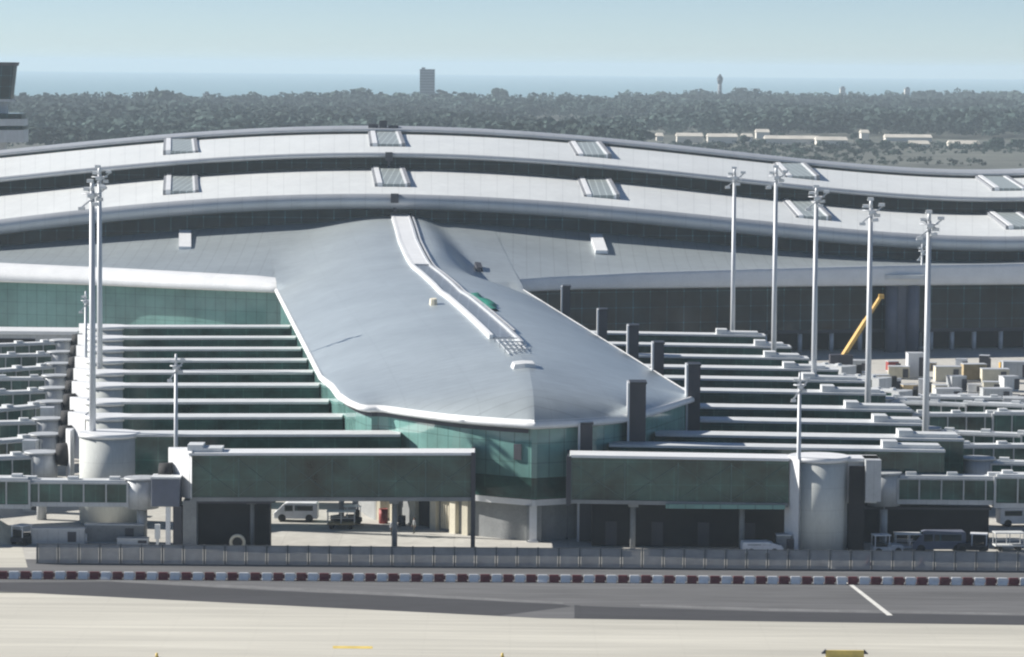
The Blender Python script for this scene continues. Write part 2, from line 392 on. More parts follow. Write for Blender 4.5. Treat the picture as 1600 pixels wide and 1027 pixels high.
def pier_z(a, c):
    rc = ridge_c(a); q = (c-rc)/(CR-rc) if c > rc else (rc-c)/(rc-CL)
    if c > rc: w_ = sm(a, 182, 232); q = max(0, c-rc-5.5*w_)/(CR-rc)*(1+1.6*w_)
    q = min(q, 1); e = max(a-af(c), 0)
    p = 1.06+.80*sm(a, 4, 70)
    B = 1-q**p
    G = .46*(1-math.exp(-e/2.8))+.54*(1-math.exp(-e/23))
    z = ZE+4.8*B*G
    z += .12*B*math.sin(max(a-30, 0)/150*math.pi)*(1 if a < 180 else 0)
    z -= .22*B**.5*math.exp(-((a-131-8*q)/9)**2)            # shallow dent shaped after the streak of the mast's shadow
    z += .15*B*math.exp(-((a-172)/22)**2)
    z += B*(4.1*sm(a, 185, 276)+.2)
    if a > 175:
        P = O+A*a+Cc*c; L = low_z(P.x, P.y)
        if L is not None:
            k = 1.6+1.6*sm(a, 200, 240); h = max(k-abs(z-L), 0)/k; z = max(z, L)+h*h*k*.25+.03
    return z
def refine(xs, step):
    out = []
    for i in range(len(xs)-1):
        n = max(1, int(math.ceil((xs[i+1]-xs[i])/step))); out += [xs[i]+(xs[i+1]-xs[i])*k/n for k in range(n)]
    return out+[xs[-1]]
CS = refine(sorted(set([round(float(c), 3) for c in FC]+[0.])), 1.0)
US = np.concatenate([np.linspace(0, .02, 13), np.linspace(.02, .12, 16)[1:], np.linspace(.12, 1, 84)[1:]])
b = MB(); CS = sorted(set(CS+[C0]))
for half in ([c for c in CS if c <= C0], [c for c in CS if c >= C0]):      # sharp fold along the nose line
    rows = []; uvs = []
    for c in half:
        r = []; u = []
        for t in US:
            a = af(c)*(1-t)+AEND*t; k_ = 1-(C0-c)/(C0-CL) if c < C0 else 1-(c-C0)/(CR-C0)
            c2 = c+(ridge_c(a-af(c)*(1-k_))-C0)*k_; r.append(pw(a, c2, pier_z(a, c2))); u.append((a, c2))
        rows.append(r); uvs.append(u)
    b.grid(rows, uvs, flip=True)
pier_roof = b.build('pier_roof', 'roof_alu', terminal)
# white edge trim: along left side, round the nose and up the right side
edge = [(a, CL) for a in np.linspace(214, fa[0], 30)]+[(af(c), c) for c in CS[1:-1]]+[(a, CR) for a in np.linspace(fa[-1], 214, 30)]
def offset(poly, d):
    out = []
    for i, (a, c) in enumerate(poly):
        p = poly[max(i-1, 0)]; q = poly[min(i+1, len(poly)-1)]
        ta, tc = q[0]-p[0], q[1]-p[1]; L = math.hypot(ta, tc) or 1
        out.append((a-tc/L*d*1, c+ta/L*d*1))
    return out
outer = offset(edge, .35); inner = offset(edge, -.1); deep = offset(edge, -1.0)
def zt(i): a, c = edge[i]; return ZE
b = MB(); rows = []
for i in range(len(edge)):
    ia, ic = inner[i]
    rows.append([pw(*inner[i], max(pier_z(*inner[i]), ZE)+.06), pw(*edge[i], ZE+.16), pw(*outer[i], ZE-.10), pw(*outer[i], ZE-.45), pw(*edge[i], ZE-.62), pw(*deep[i], ZE-.5)])
b.grid(rows, None, True, flip=False)
b.build('pier_eave', 'trim_white', terminal)
# glazing ring set back under the eave
gl = offset(edge, -.65)
def ring_wall(poly, z0, z1, name, mat, smooth=False, sel=None):
    b = MB(); acc = 0
    for i in range(len(poly)-1):
        p, q = pw(*poly[i], 0), pw(*poly[i+1], 0); L = (q-p).length
        if sel and not sel(poly[i]): acc += L; continue
        k = b.pts([(p.x, p.y, z0), (q.x, q.y, z0), (q.x, q.y, z1), (p.x, p.y, z1)])
        b.face((k, k+1, k+2, k+3), [(acc, z0), (acc+L, z0), (acc+L, z1), (acc, z1)]); acc += L
    return b.build(name, mat, terminal)
ring_wall(gl, 4.6, ZE-.45, 'pier_glazing', 'glass_teal')
ring_wall(offset(edge, -.5), 3.95, 4.6, 'pier_sill', 'trim_white', sel=lambda p: p[0] < 30)
ring_wall(offset(edge, -.5), 3.95, 4.6, 'pier_sill', 'concrete_grey', sel=lambda p: p[0] >= 30)
gi = offset(edge, -1.7)
ring_wall(gi, 0, 3.95, 'pier_ground_wall', 'concrete_grey')
b = MB(); pl = [pw(*p, 3.96) for p in offset(edge, -.55)]; b.poly(pl); b.build('pier_deck', 'concrete_grey', terminal)
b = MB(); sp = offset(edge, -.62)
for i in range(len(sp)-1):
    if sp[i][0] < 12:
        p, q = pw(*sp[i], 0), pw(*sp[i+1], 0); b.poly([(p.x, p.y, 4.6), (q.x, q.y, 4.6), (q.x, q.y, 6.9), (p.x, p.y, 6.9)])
b.build('dark_glass_band', 'glass_bridge', terminal)  # darker glass band low on the nose glazing
# dark head band painting the eave's shade on the left glazing
b = MB(); hb = offset(edge, -.57)
for i in range(len(hb)-1):
    if hb[i][1] < C0-1 and hb[i][0] < 60:
        p, q = pw(*hb[i], 0), pw(*hb[i+1], 0); b.poly([(p.x, p.y, ZE-1.15), (q.x, q.y, ZE-1.15), (q.x, q.y, ZE-.5), (p.x, p.y, ZE-.5)])
b.build('eave_shade_band', 'slate_panel', terminal)
p = at_y(809, 706, TIP.y+9); 
# small dark vent window near the nose edge: lies on the left facet
def facet_pt(px, py, extra=.04):
    best = None
    for i in range(len(gl)-1):
        p, q = pw(*gl[i], 0), pw(*gl[i+1], 0); r = ray(px, py)
        den = (q.x-p.x)*r.y-(q.y-p.y)*r.x
        if abs(den) < 1e-9: continue
        s = (p.y*r.x-p.x*r.y)/den
        if 0 <= s <= 1:
            y = p.y+(q.y-p.y)*s; P = at_y(px, py, y)
            if best is None or y < best.y: best = P
    return best+Vector((0, -extra, 0))
b = MB(); qd = [facet_pt(804, 718), facet_pt(816, 719), facet_pt(816, 694), facet_pt(804, 694)]
b.hexa([v+Vector((0, .3, 0)) for v in qd][::-1], [v+Vector((-.1, -.12, 0)) for v in qd][::-1]); b.build('vent_window', 'slate_panel', terminal)
# pier columns, shutter and recessed bays below the nose
for k, (px, d, w, mt) in enumerate(((833, TIP.y+1.7, .8, 'trim_white'), (777, TIP.y+6, .55, 'concrete_cream'), (738, TIP.y+9.5, .5, 'concrete_grey'), (884, TIP.y+4, .35, 'slate_panel'), (912, TIP.y+7, .4, 'slate_panel'))):
    x = at_y(px, 800, d).x; b = MB(); b.box(x-w/2, x+w/2, d-w/2, d+w/2, 0, 3.98); b.box(x-w*.7, x+w*.7, d-w*.7, d+w*.7, 0, .18); b.build('column', mt, terminal)
d = TIP.y+6.3; x0, x1 = at_y(785, 820, d).x, at_y(826, 820, d).x
b = MB(); b.box(x0, x1, d, d+.3, .1, 3.7)
for i in range(14): b.box(x0+.05, x1-.05, d-.04, d+.02, .2+i*.25, .2+i*.25+.06)
b.build('roller_shutter', 'concrete_grey', terminal)
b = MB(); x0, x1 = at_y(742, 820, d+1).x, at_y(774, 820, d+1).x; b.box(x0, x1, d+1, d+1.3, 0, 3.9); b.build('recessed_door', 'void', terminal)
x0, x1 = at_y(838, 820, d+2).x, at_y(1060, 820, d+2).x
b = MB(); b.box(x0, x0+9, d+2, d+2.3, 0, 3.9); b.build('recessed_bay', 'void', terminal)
# lit loading bay along the left facet of the nose: pilasters, door and gate against the ground-floor wall
def on_wall(px, off=0.):
    r = ray(px, 820); best = None
    for i in range(len(gi)-1):
        p, q = pw(*gi[i], 0), pw(*gi[i+1], 0); den = (q.x-p.x)*r.y-(q.y-p.y)*r.x
        if abs(den) < 1e-9: continue
        t = (p.y*r.x-p.x*r.y)/den
        if 0 <= t <= 1:
            y = p.y+(q.y-p.y)*t
            if best is None or y < best[0].y: dv = (q-p).normalized(); nv = Vector((dv.y, -dv.x, 0)); nv = nv if nv.y < 0 else -nv; best = (Vector((r.x*y/r.y, y, 0)), dv, nv)
    return best
def wall_box(px0, px1, z0, z1, t0, t1, name, mat, bars=0):
    a, dv, nv = on_wall(px0); c, _, _ = on_wall(px1); b = MB()
    def slab(u, v, t0, t1, z0, z1):
        q = [u+nv*t1, v+nv*t1, v+nv*t0, u+nv*t0]; b.hexa([(p.x, p.y, z0) for p in q], [(p.x, p.y, z1) for p in q])
    slab(a, c, t0, t1, z0, z1)
    for k in range(bars): u = a.lerp(c, (k+.3)/bars); v = a.lerp(c, (k+.45)/bars); slab(u, v, t1, t1+.1, z0, z1)
    return b.build(name, mat, terminal)
for px in (592, 617, 650, 682, 712, 731): wall_box(px-4, px+5, 0, 3.94, -.1, .55, 'pilaster', 'concrete_cream')
wall_box(655, 671, .1, 3.3, -.05, .06, 'door', 'void')
wall_box(690, 709, .3, 3.4, -.05, .1, 'gate', 'concrete_cream', 5)
wall_box(598, 614, .3, 3.2, -.05, .05, 'bay_panel', 'concrete_cream')
# glazed walkway strip along the pier crest
def strip_c(a):
    px_c = np.interp(a, [30, 41, 116, 190, 230, 276], [0, .1, .5, .9, 1.6, 3.2]); return px_c
def strip_band(o0, o1, a0, a1, h0, h1, b, n=60, wf=lambda a: 1):
    top = []; 
    for a in np.linspace(a0, a1, n):
        c = strip_c(a); top.append((a, c+o0*wf(a), c+o1*wf(a)))
    rows = [[pw(a, c0, pier_z(a, c0)+h0), pw(a, c0, pier_z(a, c0)+h1), pw(a, c1, pier_z(a, c1)+h1), pw(a, c1, pier_z(a, c1)+h0)] for a, c0, c1 in top]
    b.grid(rows, None, False, flip=True); b.poly([rows[0][k] for k in (0, 1, 2, 3)]); b.poly([rows[-1][k] for k in (3, 2, 1, 0)])
b = MB(); strip_band(-1.35, 1.15, 52, 192, -.2, .22, b); b.build('skylight_strip', 'roof_glazing', pier_roof)
b = MB(); strip_band(-1.35, 1.15, 192, 273, -.2, .45, b); b.build('skylight_panel', 'trim_white', pier_roof)
b = MB(); strip_band(-1.85, -1.35, 52, 273, -.2, .5, b); b.build('skylight_curb', 'trim_white', pier_roof)
b = MB(); strip_band(1.15, 1.5, 44, 273, -.2, .55, b); strip_band(1.9, 2.15, 60, 273, -.2, .42, b); b.build('skylight_curb', 'galvanised', pier_roof)
b = MB()
for i in range(5):
    c = -1.2+i*.62
    p, q = pw(33+i*1.2, c, pier_z(33+i*1.2, c)), pw(48, c, pier_z(48, c)); b.bar(p+Vector((0, 0, .25)), q+Vector((0, 0, .3)), .12)
for a in (36, 40, 44, 48): b.bar(pw(a, -1.4, pier_z(a, -1.4)+.5), pw(a, 1.6, pier_z(a, 1.6)+.5), .14)
for a in (36, 42, 48):
    for c in (-1.4, 1.6): b.bar(pw(a, c, pier_z(a, c)), pw(a, c, pier_z(a, c)+.9), .1)
b.build('roof_ladder', 'galvanised', pier_roof)
# lower roof wings behind the pier
b = MB(); rows = []; uvs = []
for px in SAMP:
    f, k = et(px), tp('base2', px)+Vector((0, 1.5, .1)); r = []; u = []
    for s in np.linspace(0, 1, 12):
        p = f.lerp(k, s); p.z -= low_sag(px)*math.sin(math.pi*s); r.append(p); u.append((p.x, p.y))
    rows.append(r); uvs.append(u)
b.grid(rows, uvs, flip=True)
low_roof = b.build('lower_roof', 'roof_alu', terminal)
b = MB(); rows = []
for px in SAMP:
    e, t = eb(px), et(px); h = t.z-e.z
    rows.append([t+Vector((0, .4, .12)), t+Vector((0, 0, .12)), Vector((t.x, e.y+(t.y-e.y)*.46, e.z+h*.80)), Vector((e.x, e.y+(t.y-e.y)*.13, e.z+h*.45)), e, e+Vector((0, .3, -.35)), e+Vector((0, 6, -.1))])
b.grid(rows, None, True)
b.build('eave', 'trim_white', terminal)
for px, py in ((289, 374), (940, 380)):
    b = MB(); d = 606; p = at_y(px, py+14, d); q = at_y(px-(3 if px > 500 else 0)*3, py-12, 620)
    z0 = p.z; b.hexa([(p.x-1.1, p.y, p.z-.3), (p.x+1.1, p.y, p.z-.3), (q.x+1.1, q.y, q.z-.3), (q.x-1.1, q.y, q.z-.3)], [(p.x-1.1, p.y, p.z+.3), (p.x+1.1, p.y, p.z+.3), (q.x+1.1, q.y, q.z+.3), (q.x-1.1, q.y, q.z+.3)])
    b.build('roof_hatch', 'trim_white', low_roof)
# facades below the eaves
def facade(px0, px1, z0, z1, dy, name, mat):
    b = MB(); rows = []; uvs = []
    for px in np.arange(px0, px1+1, 20):
        e = eb(px); rows.append([(e.x, e.y+dy, z0), (e.x, e.y+dy, z1)]); uvs.append([(e.x, z0), (e.x, z1)])
    b.grid(rows, uvs, False); return b.build(name, mat, terminal)
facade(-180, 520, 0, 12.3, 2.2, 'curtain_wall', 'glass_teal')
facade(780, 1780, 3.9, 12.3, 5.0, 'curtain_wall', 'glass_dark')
facade(780, 1780, 3.3, 3.9, 4.8, 'floor_band', 'slate_panel')
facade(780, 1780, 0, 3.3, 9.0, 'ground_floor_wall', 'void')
for px in (900, 960, 1020, 1080, 1140, 1200, 1255, 1305, 1350, 1462, 1495, 1530, 1572, 1612):
    e = eb(px); b = MB(); b.tube((e.x, e.y+5.6, 0), (e.x, e.y+5.6, 3.35), .42, n=12); b.build('column', 'galvanised', terminal)
e = eb(1412); b = MB()
b.tube((e.x-1.9, e.y+1.5, 0), (e.x-1.9, e.y+1.5, 11.9), 1.15, n=20); b.tube((e.x+1.9, e.y+1.5, 0), (e.x+1.9, e.y+1.5, 11.9), 1.15, n=20)
b.box(e.x-2.6, e.x+2.6, e.y+1.6, e.y+3.6, 0, 11.8)
b.build('stair_tower', 'blue_grey', terminal)
b = MB(); b.prism([(e.x-3.4, e.y-1.0), (e.x+3.4, e.y-1.4), (e.x+3.8, e.y+.6), (e.x-3.6, e.y+.8)], 13.2, 13.9); b.build('canopy', 'jet_pale', terminal)
# loose things lying on the pier roof
def on_roof(name, px, py, label, cat, mat, sx, sy, h):
    # walk along the view ray until it meets the pier roof
    for d in np.arange(370, 640, .5):
        P = at_y(px, py, d); a, c = loc(P)
        if CL < c < CR and a > af(c) and P.z <= pier_z(a, c): break
    b = MB(); pts = []
    for (i, j) in ((-1, -1), (0, -1.1), (1, -1), (1.05, 0), (1, 1), (0, 1.05), (-1, 1), (-1.1, 0)):
        aa, cc = a+j*sy/2, c+i*sx/2; pts.append((aa, cc))
    b.hexa([pw(x, y, pier_z(x, y)-.05) for x, y in pts], [pw(a+(x-a)*.85, c+(y-c)*.85, pier_z(x, y)+h) for x, y in pts])
    return tag(b.build(name, mat), label, cat)
for px, py, s in ((757, 476, 1),):
    pass
b = MB(); rows = []
for a in np.linspace(96, 131, 14):
    cm = 3.3+.5*math.sin(a*.3); wd = 1.0+.25*math.sin(a*1.1); rows.append([pw(a, cm-wd, pier_z(a, cm-wd)+.02), pw(a, cm-wd*.7, pier_z(a, cm)+.35+.1*math.sin(a*2)), pw(a, cm+wd*.6, pier_z(a, cm)+.35+.12*math.sin(a*1.7)), pw(a, cm+wd, pier_z(a, cm+wd)+.02)])
b.grid(rows, None, True, flip=True); tag(b.build('tarpaulin', 'tarp_green'), 'green tarpaulin lying on the pier roof beside the skylight strip', 'tarpaulin')
on_roof('equipment_box', 677, 476, 'small pale box on the pier roof left of the skylight strip', 'box', 'concrete_cream', .9, 3, .8)
on_roof('equipment_box', 748, 421, 'small dark box on the pier roof crest right of the skylight strip', 'box', 'slate_panel', 1.2, 4, .7)
on_roof('equipment_box', 818, 573, 'long pale box on the pier roof at the lower end of the skylight strip', 'box', 'jet_pale', 2.6, 3, .5)

# ------------------------------------------------------------------ dark pylons on the right flank of the pier
def pylon(px, ptop, d, w, dep, label):
    p = at_y(px, ptop, d); t = thing('pylon', label, 'pylon', (p.x, d, 0), 'dark pylons along the pier')
    b = MB(); b.box(p.x-w/2, p.x+w/2, d-dep/2, d+dep/2, 0, p.z); b.build('shaft', 'slate_panel', t)
    b = MB(); b.box(p.x-w/2-.22, p.x-w/2, d-dep/2-.1, d+dep/2, 0, p.z+.1); b.build('lit_edge', 'galvanised', t)  # pale strip paints the sunlit left face of the shaft
    b = MB(); b.box(p.x-w/2+.02, p.x+w/2+.1, d-dep/2-.08, d+dep/2+.08, p.z, p.z+.18); b.build('cap', 'dark_steel', t)
    return t
pylon(996, 598, 363, 1.75, 3, 'dark pylon standing in front of the pier nose roof, nearest the camera')
pylon(1084, 570, 385, 1.4, 3, 'dark pylon just right of the pier roof corner tip')
pylon(1029, 536, 418, 1.25, 3, 'dark pylon with rusty streaks and a lamp, behind the pier roof corner')
pylon(990, 509, 446, 1.3, 3, 'dark pylon fourth from the nose on the far pier flank')
pylon(942, 484, 474, 1.2, 3, 'dark pylon fifth from the nose, second farthest')
pylon(885, 448, 528, 1.2, 3, 'dark pylon farthest from the nose, under the right terminal eave')
pylon(916, 662, 357, 1.3, 2, 'short dark pylon under the right eave of the pier nose')

# ------------------------------------------------------------------ fixed boarding bridges
SL = .0088
def pier_edge(side, d):
    # world x of the pier glazing at depth d
    best = None
    for i in range(len(gl)-1):
        p, q = pw(*gl[i], 0), pw(*gl[i+1], 0)
        if (p.y-d)*(q.y-d) <= 0 and p.y != q.y:
            x = p.x+(q.x-p.x)*(d-p.y)/(q.y-p.y)
            if best is None or (side < 0 and x < best) or (side > 0 and x > best): best = x
    return best
def fixed_bridge(side, py, pxref, px_out, label, drum=None, px_in=None, endbox=None, unit=None, zt=10.0, dep=3.6):
    r = at_z(pxref, py, zt); d = r.y
    x_in = at_y(px_in, py, d).x if px_in else (pier_edge(side, d+dep/2) or at_y(pxref, py, d).x)
    x_out = at_y(px_out, py, d).x
    t = thing('boarding_bridge', label, 'boarding bridge', (x_in, d, 0), 'fixed boarding bridges beside the pier')
    zs = lambda x: -SL*abs(x-r.x)*(1 if abs(x) > abs(r.x) else -1)
    def seg(b, x0, x1, y0, y1, z0, z1):
        x0, x1 = min(x0, x1), max(x0, x1)
        b.hexa([(x0, y0, z0+zs(x0)), (x1, y0, z0+zs(x1)), (x1, y1, z0+zs(x1)), (x0, y1, z0+zs(x0))], [(x0, y0, z1+zs(x0)), (x1, y0, z1+zs(x1)), (x1, y1, z1+zs(x1)), (x0, y1, z1+zs(x0))])
    b = MB(); seg(b, x_in, x_out, d, d+dep, 5.35, zt-.27); b.build('glazed_gallery', 'glass_bridge', t)
    b = MB(); seg(b, x_in+side*.1, x_out+side*.05, d-.28, d+dep+.28, zt-.27, zt); b.build('roof', 'trim_white' if drum and drum[2] is not None or endbox and not drum else 'jet_pale', t)
    b = MB(); seg(b, x_in+side*.1, x_out-side*.05, d-.16, d+dep+.16, 4.95, 5.35); b.build('floor_slab', 'concrete_grey', t)
    n = max(2, int(abs(x_out-x_in)/11))
    for k in range(n):
        x = x_in+(x_out-x_in)*(k+.5)/n+side*1.0
        b = MB(); b.tube((x, d+dep/2, 0), (x, d+dep/2, 4.95+zs(x)), .3, n=12); b.box(x-.5, x+.5, d+.3, d+dep-.3, 4.6+zs(x), 4.95+zs(x)); b.build('support', 'concrete_grey', t)
    if unit:
        u0, u1 = at_y(unit[0], py, d).x, at_y(unit[1], py, d).x
        b = MB(); seg(b, u0, u1, d+.5, d+dep-.3, zt, zt+.42); seg(b, u0, u0+1.6, d+.5, d+dep-.3, zt+.42, zt+.75); b.build('roof_unit', 'jet_pale', t)
    if drum:
        pc, rpx, y0 = drum; dc = (d+1.1 if rpx > 40 else d+dep*.5) if y0 is None else y0
        c = at_y(pc, py, dc); R = rpx*dc/F; zz = zt+zs(c.x)+(.12 if rpx > 40 else .03)
        b = MB(); b.tube((c.x, dc, 0), (c.x, dc, zz-.5), R, n=40); b.build('drum', 'concrete_drum', t)
        b = MB(); b.tube((c.x, dc, zz-.5), (c.x, dc, zz), R+.12, n=40); b.build('drum_cap', 'trim_white', t)
    if endbox:
        e0, e1, z0 = endbox; X0, X1 = at_y(e0, py, d).x, at_y(e1, py, d).x
        ya, yb = (d-.3, d+dep+.3) if not drum else (d+1.3, d+dep+1.2)
        out = [(X0, yb-.6), (X1, ya), (X1, yb), (X0, yb)]
        b = MB(); b.hexa([(x, y, z0+zs(x)) for x, y in out], [(x, y, zt+.15+zs(x)) for x, y in out]); b.build('end_box', 'trim_white', t)
        b = MB(); x = min(X0, X1) if side < 0 else max(X0, X1); zc = 7.4+zs(x)
        b.tube((x+.5, yb-1.2, zc), (x+side*.9, yb-1.2, zc), 1.3, 1.2, n=16); b.build('bellows', 'rubber', t)
    return t, d, x_out
LB = [707.5, 678.5, 651.5, 628, 602.5, 582, 563.5, 545.5, 528, 510.5]
LEFT = []
for i, y in enumerate(LB):
    lab = 'left boarding bridge %s from the front, %s' % (ORD[i], 'with tall white end box and no drum' if i == 0 else 'ending in a pale drum' if i == 1 else 'white end box beside drum')
    if i == 0: r = fixed_bridge(-1, y, 500, 296, lab, endbox=(258, 300, 5.2), px_in=743, unit=(292, 346))
    else:
        s = (y-510)/(678-510.)
        pe = 118-23*s
        r = fixed_bridge(-1, y, 350, 150, lab, drum=(168+2*s, 46 if i == 1 else 32+4*s, None), endbox=(pe, pe+(12 if i == 1 else 32), 4.9))
    LEFT.append(r)
# front-left connector + end frame
t = LEFT[0][0]; d = LEFT[0][1]; x = at_y(741, 705, d).x
b = MB(); b.box(x-.3, x+.15, d-.4, d+.1, 0, 10.15); b.box(x-.35, x-.05, d, d+16, 5.3, 9.7); b.build('end_frame', 'slate_panel', t)
RB = [(715, 1233, 890), (697.5, 1476, None), (680, 1506, None), (657, 1447, None), (636, 1425, None), (611, 1384, None), (592, 1356, None), (575, 1310, None), (558, 1264, None), (540.5, 1236, None), (523.5, 1196, None)]
UN = [None, (1380, 1470), (1405, 1498), (1366, 1440), (1322, 1418), (1285, 1376), (1255, 1340), (1225, 1290), (1195, 1250), (1180, 1225), (1120, 1185)]
RIGHT = []
for i, (y, po, pi) in enumerate(RB):
    lab = 'right boarding bridge %s from the front, %s' % (ORD[i], 'with bright roof and grey drum' if i == 0 else 'raised unit on its outer end')
    r = fixed_bridge(1, y, 1150, po, lab, drum=(1279, 46, at_z(1150, 715, 10).y+2.1) if i == 0 else None, px_in=pi, unit=UN[i], dep=3.6 if i != 1 else 3.0)
    RIGHT.append(r)
t, d, _ = RIGHT[0]
b = MB(); x = at_y(888, 720, d).x; b.box(x-.2, x+.3, d-.3, d+.1, 4.9, 10); b.box(x, x+.3, d, d+14, 5.3, 9.7); b.build('end_frame', 'slate_panel', t)
x0, x1 = at_y(1040, 790, d).x, at_y(1226, 790, d).x
b = MB(); b.box(x0, x1, d-.5, d-.18, 4.7, 5.15); b.build('floor_edge_strip', 'glass_teal', t)  # pale teal strip along the edge of the floor slab
x0, x1 = at_y(1352, 735, d).x, at_y(1376, 735, d).x
b = MB(); b.box(x0, x1, d-.6, d+3.8, 5.6, 9.9); b.build('end_box', 'jet_grey', t)
x0, x1 = at_y(1327, 735, d).x, at_y(1352, 735, d).x
b = MB(); b.box(x0, x1, d+.1, d+.25, .1, 9.2); b.build('gangway_door', 'void', t)
xa, xb = at_y(1232, 718, d).x, at_y(1376, 718, d).x
b = MB(); b.box(xa, xb, d+.9, d+4.2, 9.55, 9.9); b.box(xa, xb-.2, d+1.4, d+3.9, 5.2, 9.55); b.build('link_roof', 'trim_white', t)
xa, xb = at_y(1228, 718, d).x, at_y(1247, 718, d).x
b = MB(); b.hexa([(xa, d+.9, 0), (xb, d-1.5, 0), (xb, d+.9, 0)], [(xa, d+.9, 9.95), (xb, d-1.5, 9.95), (xb, d+.9, 9.95)]); b.build('fin_wall', 'trim_white', t)
for (t, d, xo), xa, xb in ((LEFT[0], 300, 738), (RIGHT[0], 893, 1226)):
    x0, x1 = at_y(xa, 740, d).x, at_y(xb, 740, d).x; n = int((x1-x0)/4.6); b = MB()
    for k in range(n):
        u, v = x0+(x1-x0)*k/n, x0+(x1-x0)*(k+1)/n; zz = lambda x: -SL*abs(x)*.5
        for z0, z1 in ((5.6, 9.3), (9.3, 5.6)): b.bar((u, d-.03, z0+zz(u)), (v, d-.03, z1+zz(v)), .09, .05)
        b.box(u-.05, u+.05, d-.08, d-.002, 5.36+zz(u), 9.5+zz(u))
    b.build('bracing', 'bracing_green', t)
# dark service room below the front left bridge
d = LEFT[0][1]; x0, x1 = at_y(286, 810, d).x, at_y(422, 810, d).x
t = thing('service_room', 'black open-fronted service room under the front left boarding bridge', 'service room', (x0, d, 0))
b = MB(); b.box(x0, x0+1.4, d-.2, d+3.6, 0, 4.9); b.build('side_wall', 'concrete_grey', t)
b = MB(); b.box(x0+1.4, x1, d+1.6, d+1.9, 0, 4.8); b.box(x1-.25, x1, d, d+1.6, 0, 4.8); b.build('panel_wall', 'void', t)  # near-black panels paint the shade inside the open room
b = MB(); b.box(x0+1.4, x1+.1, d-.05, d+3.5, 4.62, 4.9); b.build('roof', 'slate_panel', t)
# near-black wall painting the shade below the front right bridge
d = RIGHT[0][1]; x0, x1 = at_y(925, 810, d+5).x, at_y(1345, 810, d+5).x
t = thing('shade_wall', 'near-black wall with doors painting the shade under the front right boarding bridge', 'store room', (x0, d+5, 0))
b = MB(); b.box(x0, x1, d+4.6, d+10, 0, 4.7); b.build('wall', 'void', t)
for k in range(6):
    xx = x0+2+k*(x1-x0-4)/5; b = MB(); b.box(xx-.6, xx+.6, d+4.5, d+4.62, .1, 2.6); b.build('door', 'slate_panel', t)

# ------------------------------------------------------------------ telescopic jet bridges
def make_jetbridge():
    t = thing('jet_bridge', 'grey telescopic jet bridge', 'jet bridge', (0, 0, 0), 'telescopic jet bridges on the apron')
    b = MB(); b.tube((0, 0, 0), (0, 0, 4.0), .55, n=14); b.tube((0, 0, 4.0), (0, 0, 7.35), 1.75, n=24); b.tube((0, 0, 7.35), (0, 0, 7.55), 1.9, n=24); b.build('rotunda', 'jet_grey', t)
    for nm, xa, xb, w, z0, z1 in (('inner_tunnel', 1.3, 13, 2.5, 4.25, 7.05), ('outer_tunnel', 11.5, 24, 3.0, 4.0, 7.3)):
        b = MB(); b.box(xa, xb, -w/2, w/2, z0, z0+.5); b.box(xa, xb, -w/2, w/2, z1-.2, z1); b.box(xa, xa+.22, -w/2, w/2, z0+.5, z1-.2); b.box(xb-.22, xb, -w/2, w/2, z0+.5, z1-.2)
        n = 5
        for k in range(1, n): x = xa+(xb-xa)*k/n; b.box(x-.07, x+.07, -w/2-.02, w/2+.02, z0+.5, z1-.2)
        o = b.build(nm, 'jet_grey', t)
        b = MB(); b.box(xa+.22, xb-.22, -w/2+.1, w/2-.1, z0+.51, z1-.21); b.build('glazing', 'glass_bridge', o)
        b = MB(); b.box(xa+.3, xb-.3, -w/2+.3, w/2-.3, z1, z1+.22)
        for k in range(3): x = xa+1+(xb-xa-3)*k/2; b.box(x, x+1.1, -.5, .5, z1+.2, z1+.55)
        b.build('roof_duct', 'jet_pale', o)
    b = MB(); b.prism([(24, -1.9), (26.6, -2.3), (27.6, -1.2), (27.6, 1.4), (26.4, 2.2), (24, 1.9)], 3.8, 7.5); b.build('cab', 'jet_grey', t)
    b = MB(); b.prism([(26.4, 2.1), (27.7, 1.2), (28.4, 2.2), (27.2, 3.2)], 3.9, 7.6); b.build('bellows', 'rubber', t)
    b = MB(); b.box(18.6, 19.4, -2.1, 2.1, 3.2, 3.9)
    for s in (-1, 1): b.box(18.7, 19.3, s*1.9-.25, s*1.9+.25, .9, 5.2)
    b.box(18.5, 19.5, -1.9, 1.9, .7, 1.2); b.build('lift_column', 'blue_grey', t)
    for s in (-1, 1):
        b = MB(); b.tube((19, s*1.1-.28, .62), (19, s*1.1+.28, .62), .62, n=18); b.build('wheel', 'rubber', t)
    b = MB()
    for k in range(14): b.box(24.6+k*.28, 24.95+k*.28, -3.3, -2.4, 3.9-k*.28, 3.98-k*.28)
    for s in (-3.3, -2.4): b.bar((24.6, s, 4.9), (28.5, s, 1.0), .08); b.bar((24.6, s, 3.9), (28.5, s, 0), .14)
    b.build('service_stair', 'galvanised', t)
    return t
jb0 = make_jetbridge(); first = [True]
def jet(loc_, rz, label, sc=None):
    if first[0] and sc is None: first[0] = False; return place(jb0, loc_, rz, label)
    return dup(jb0, loc_, rz, label, sc)
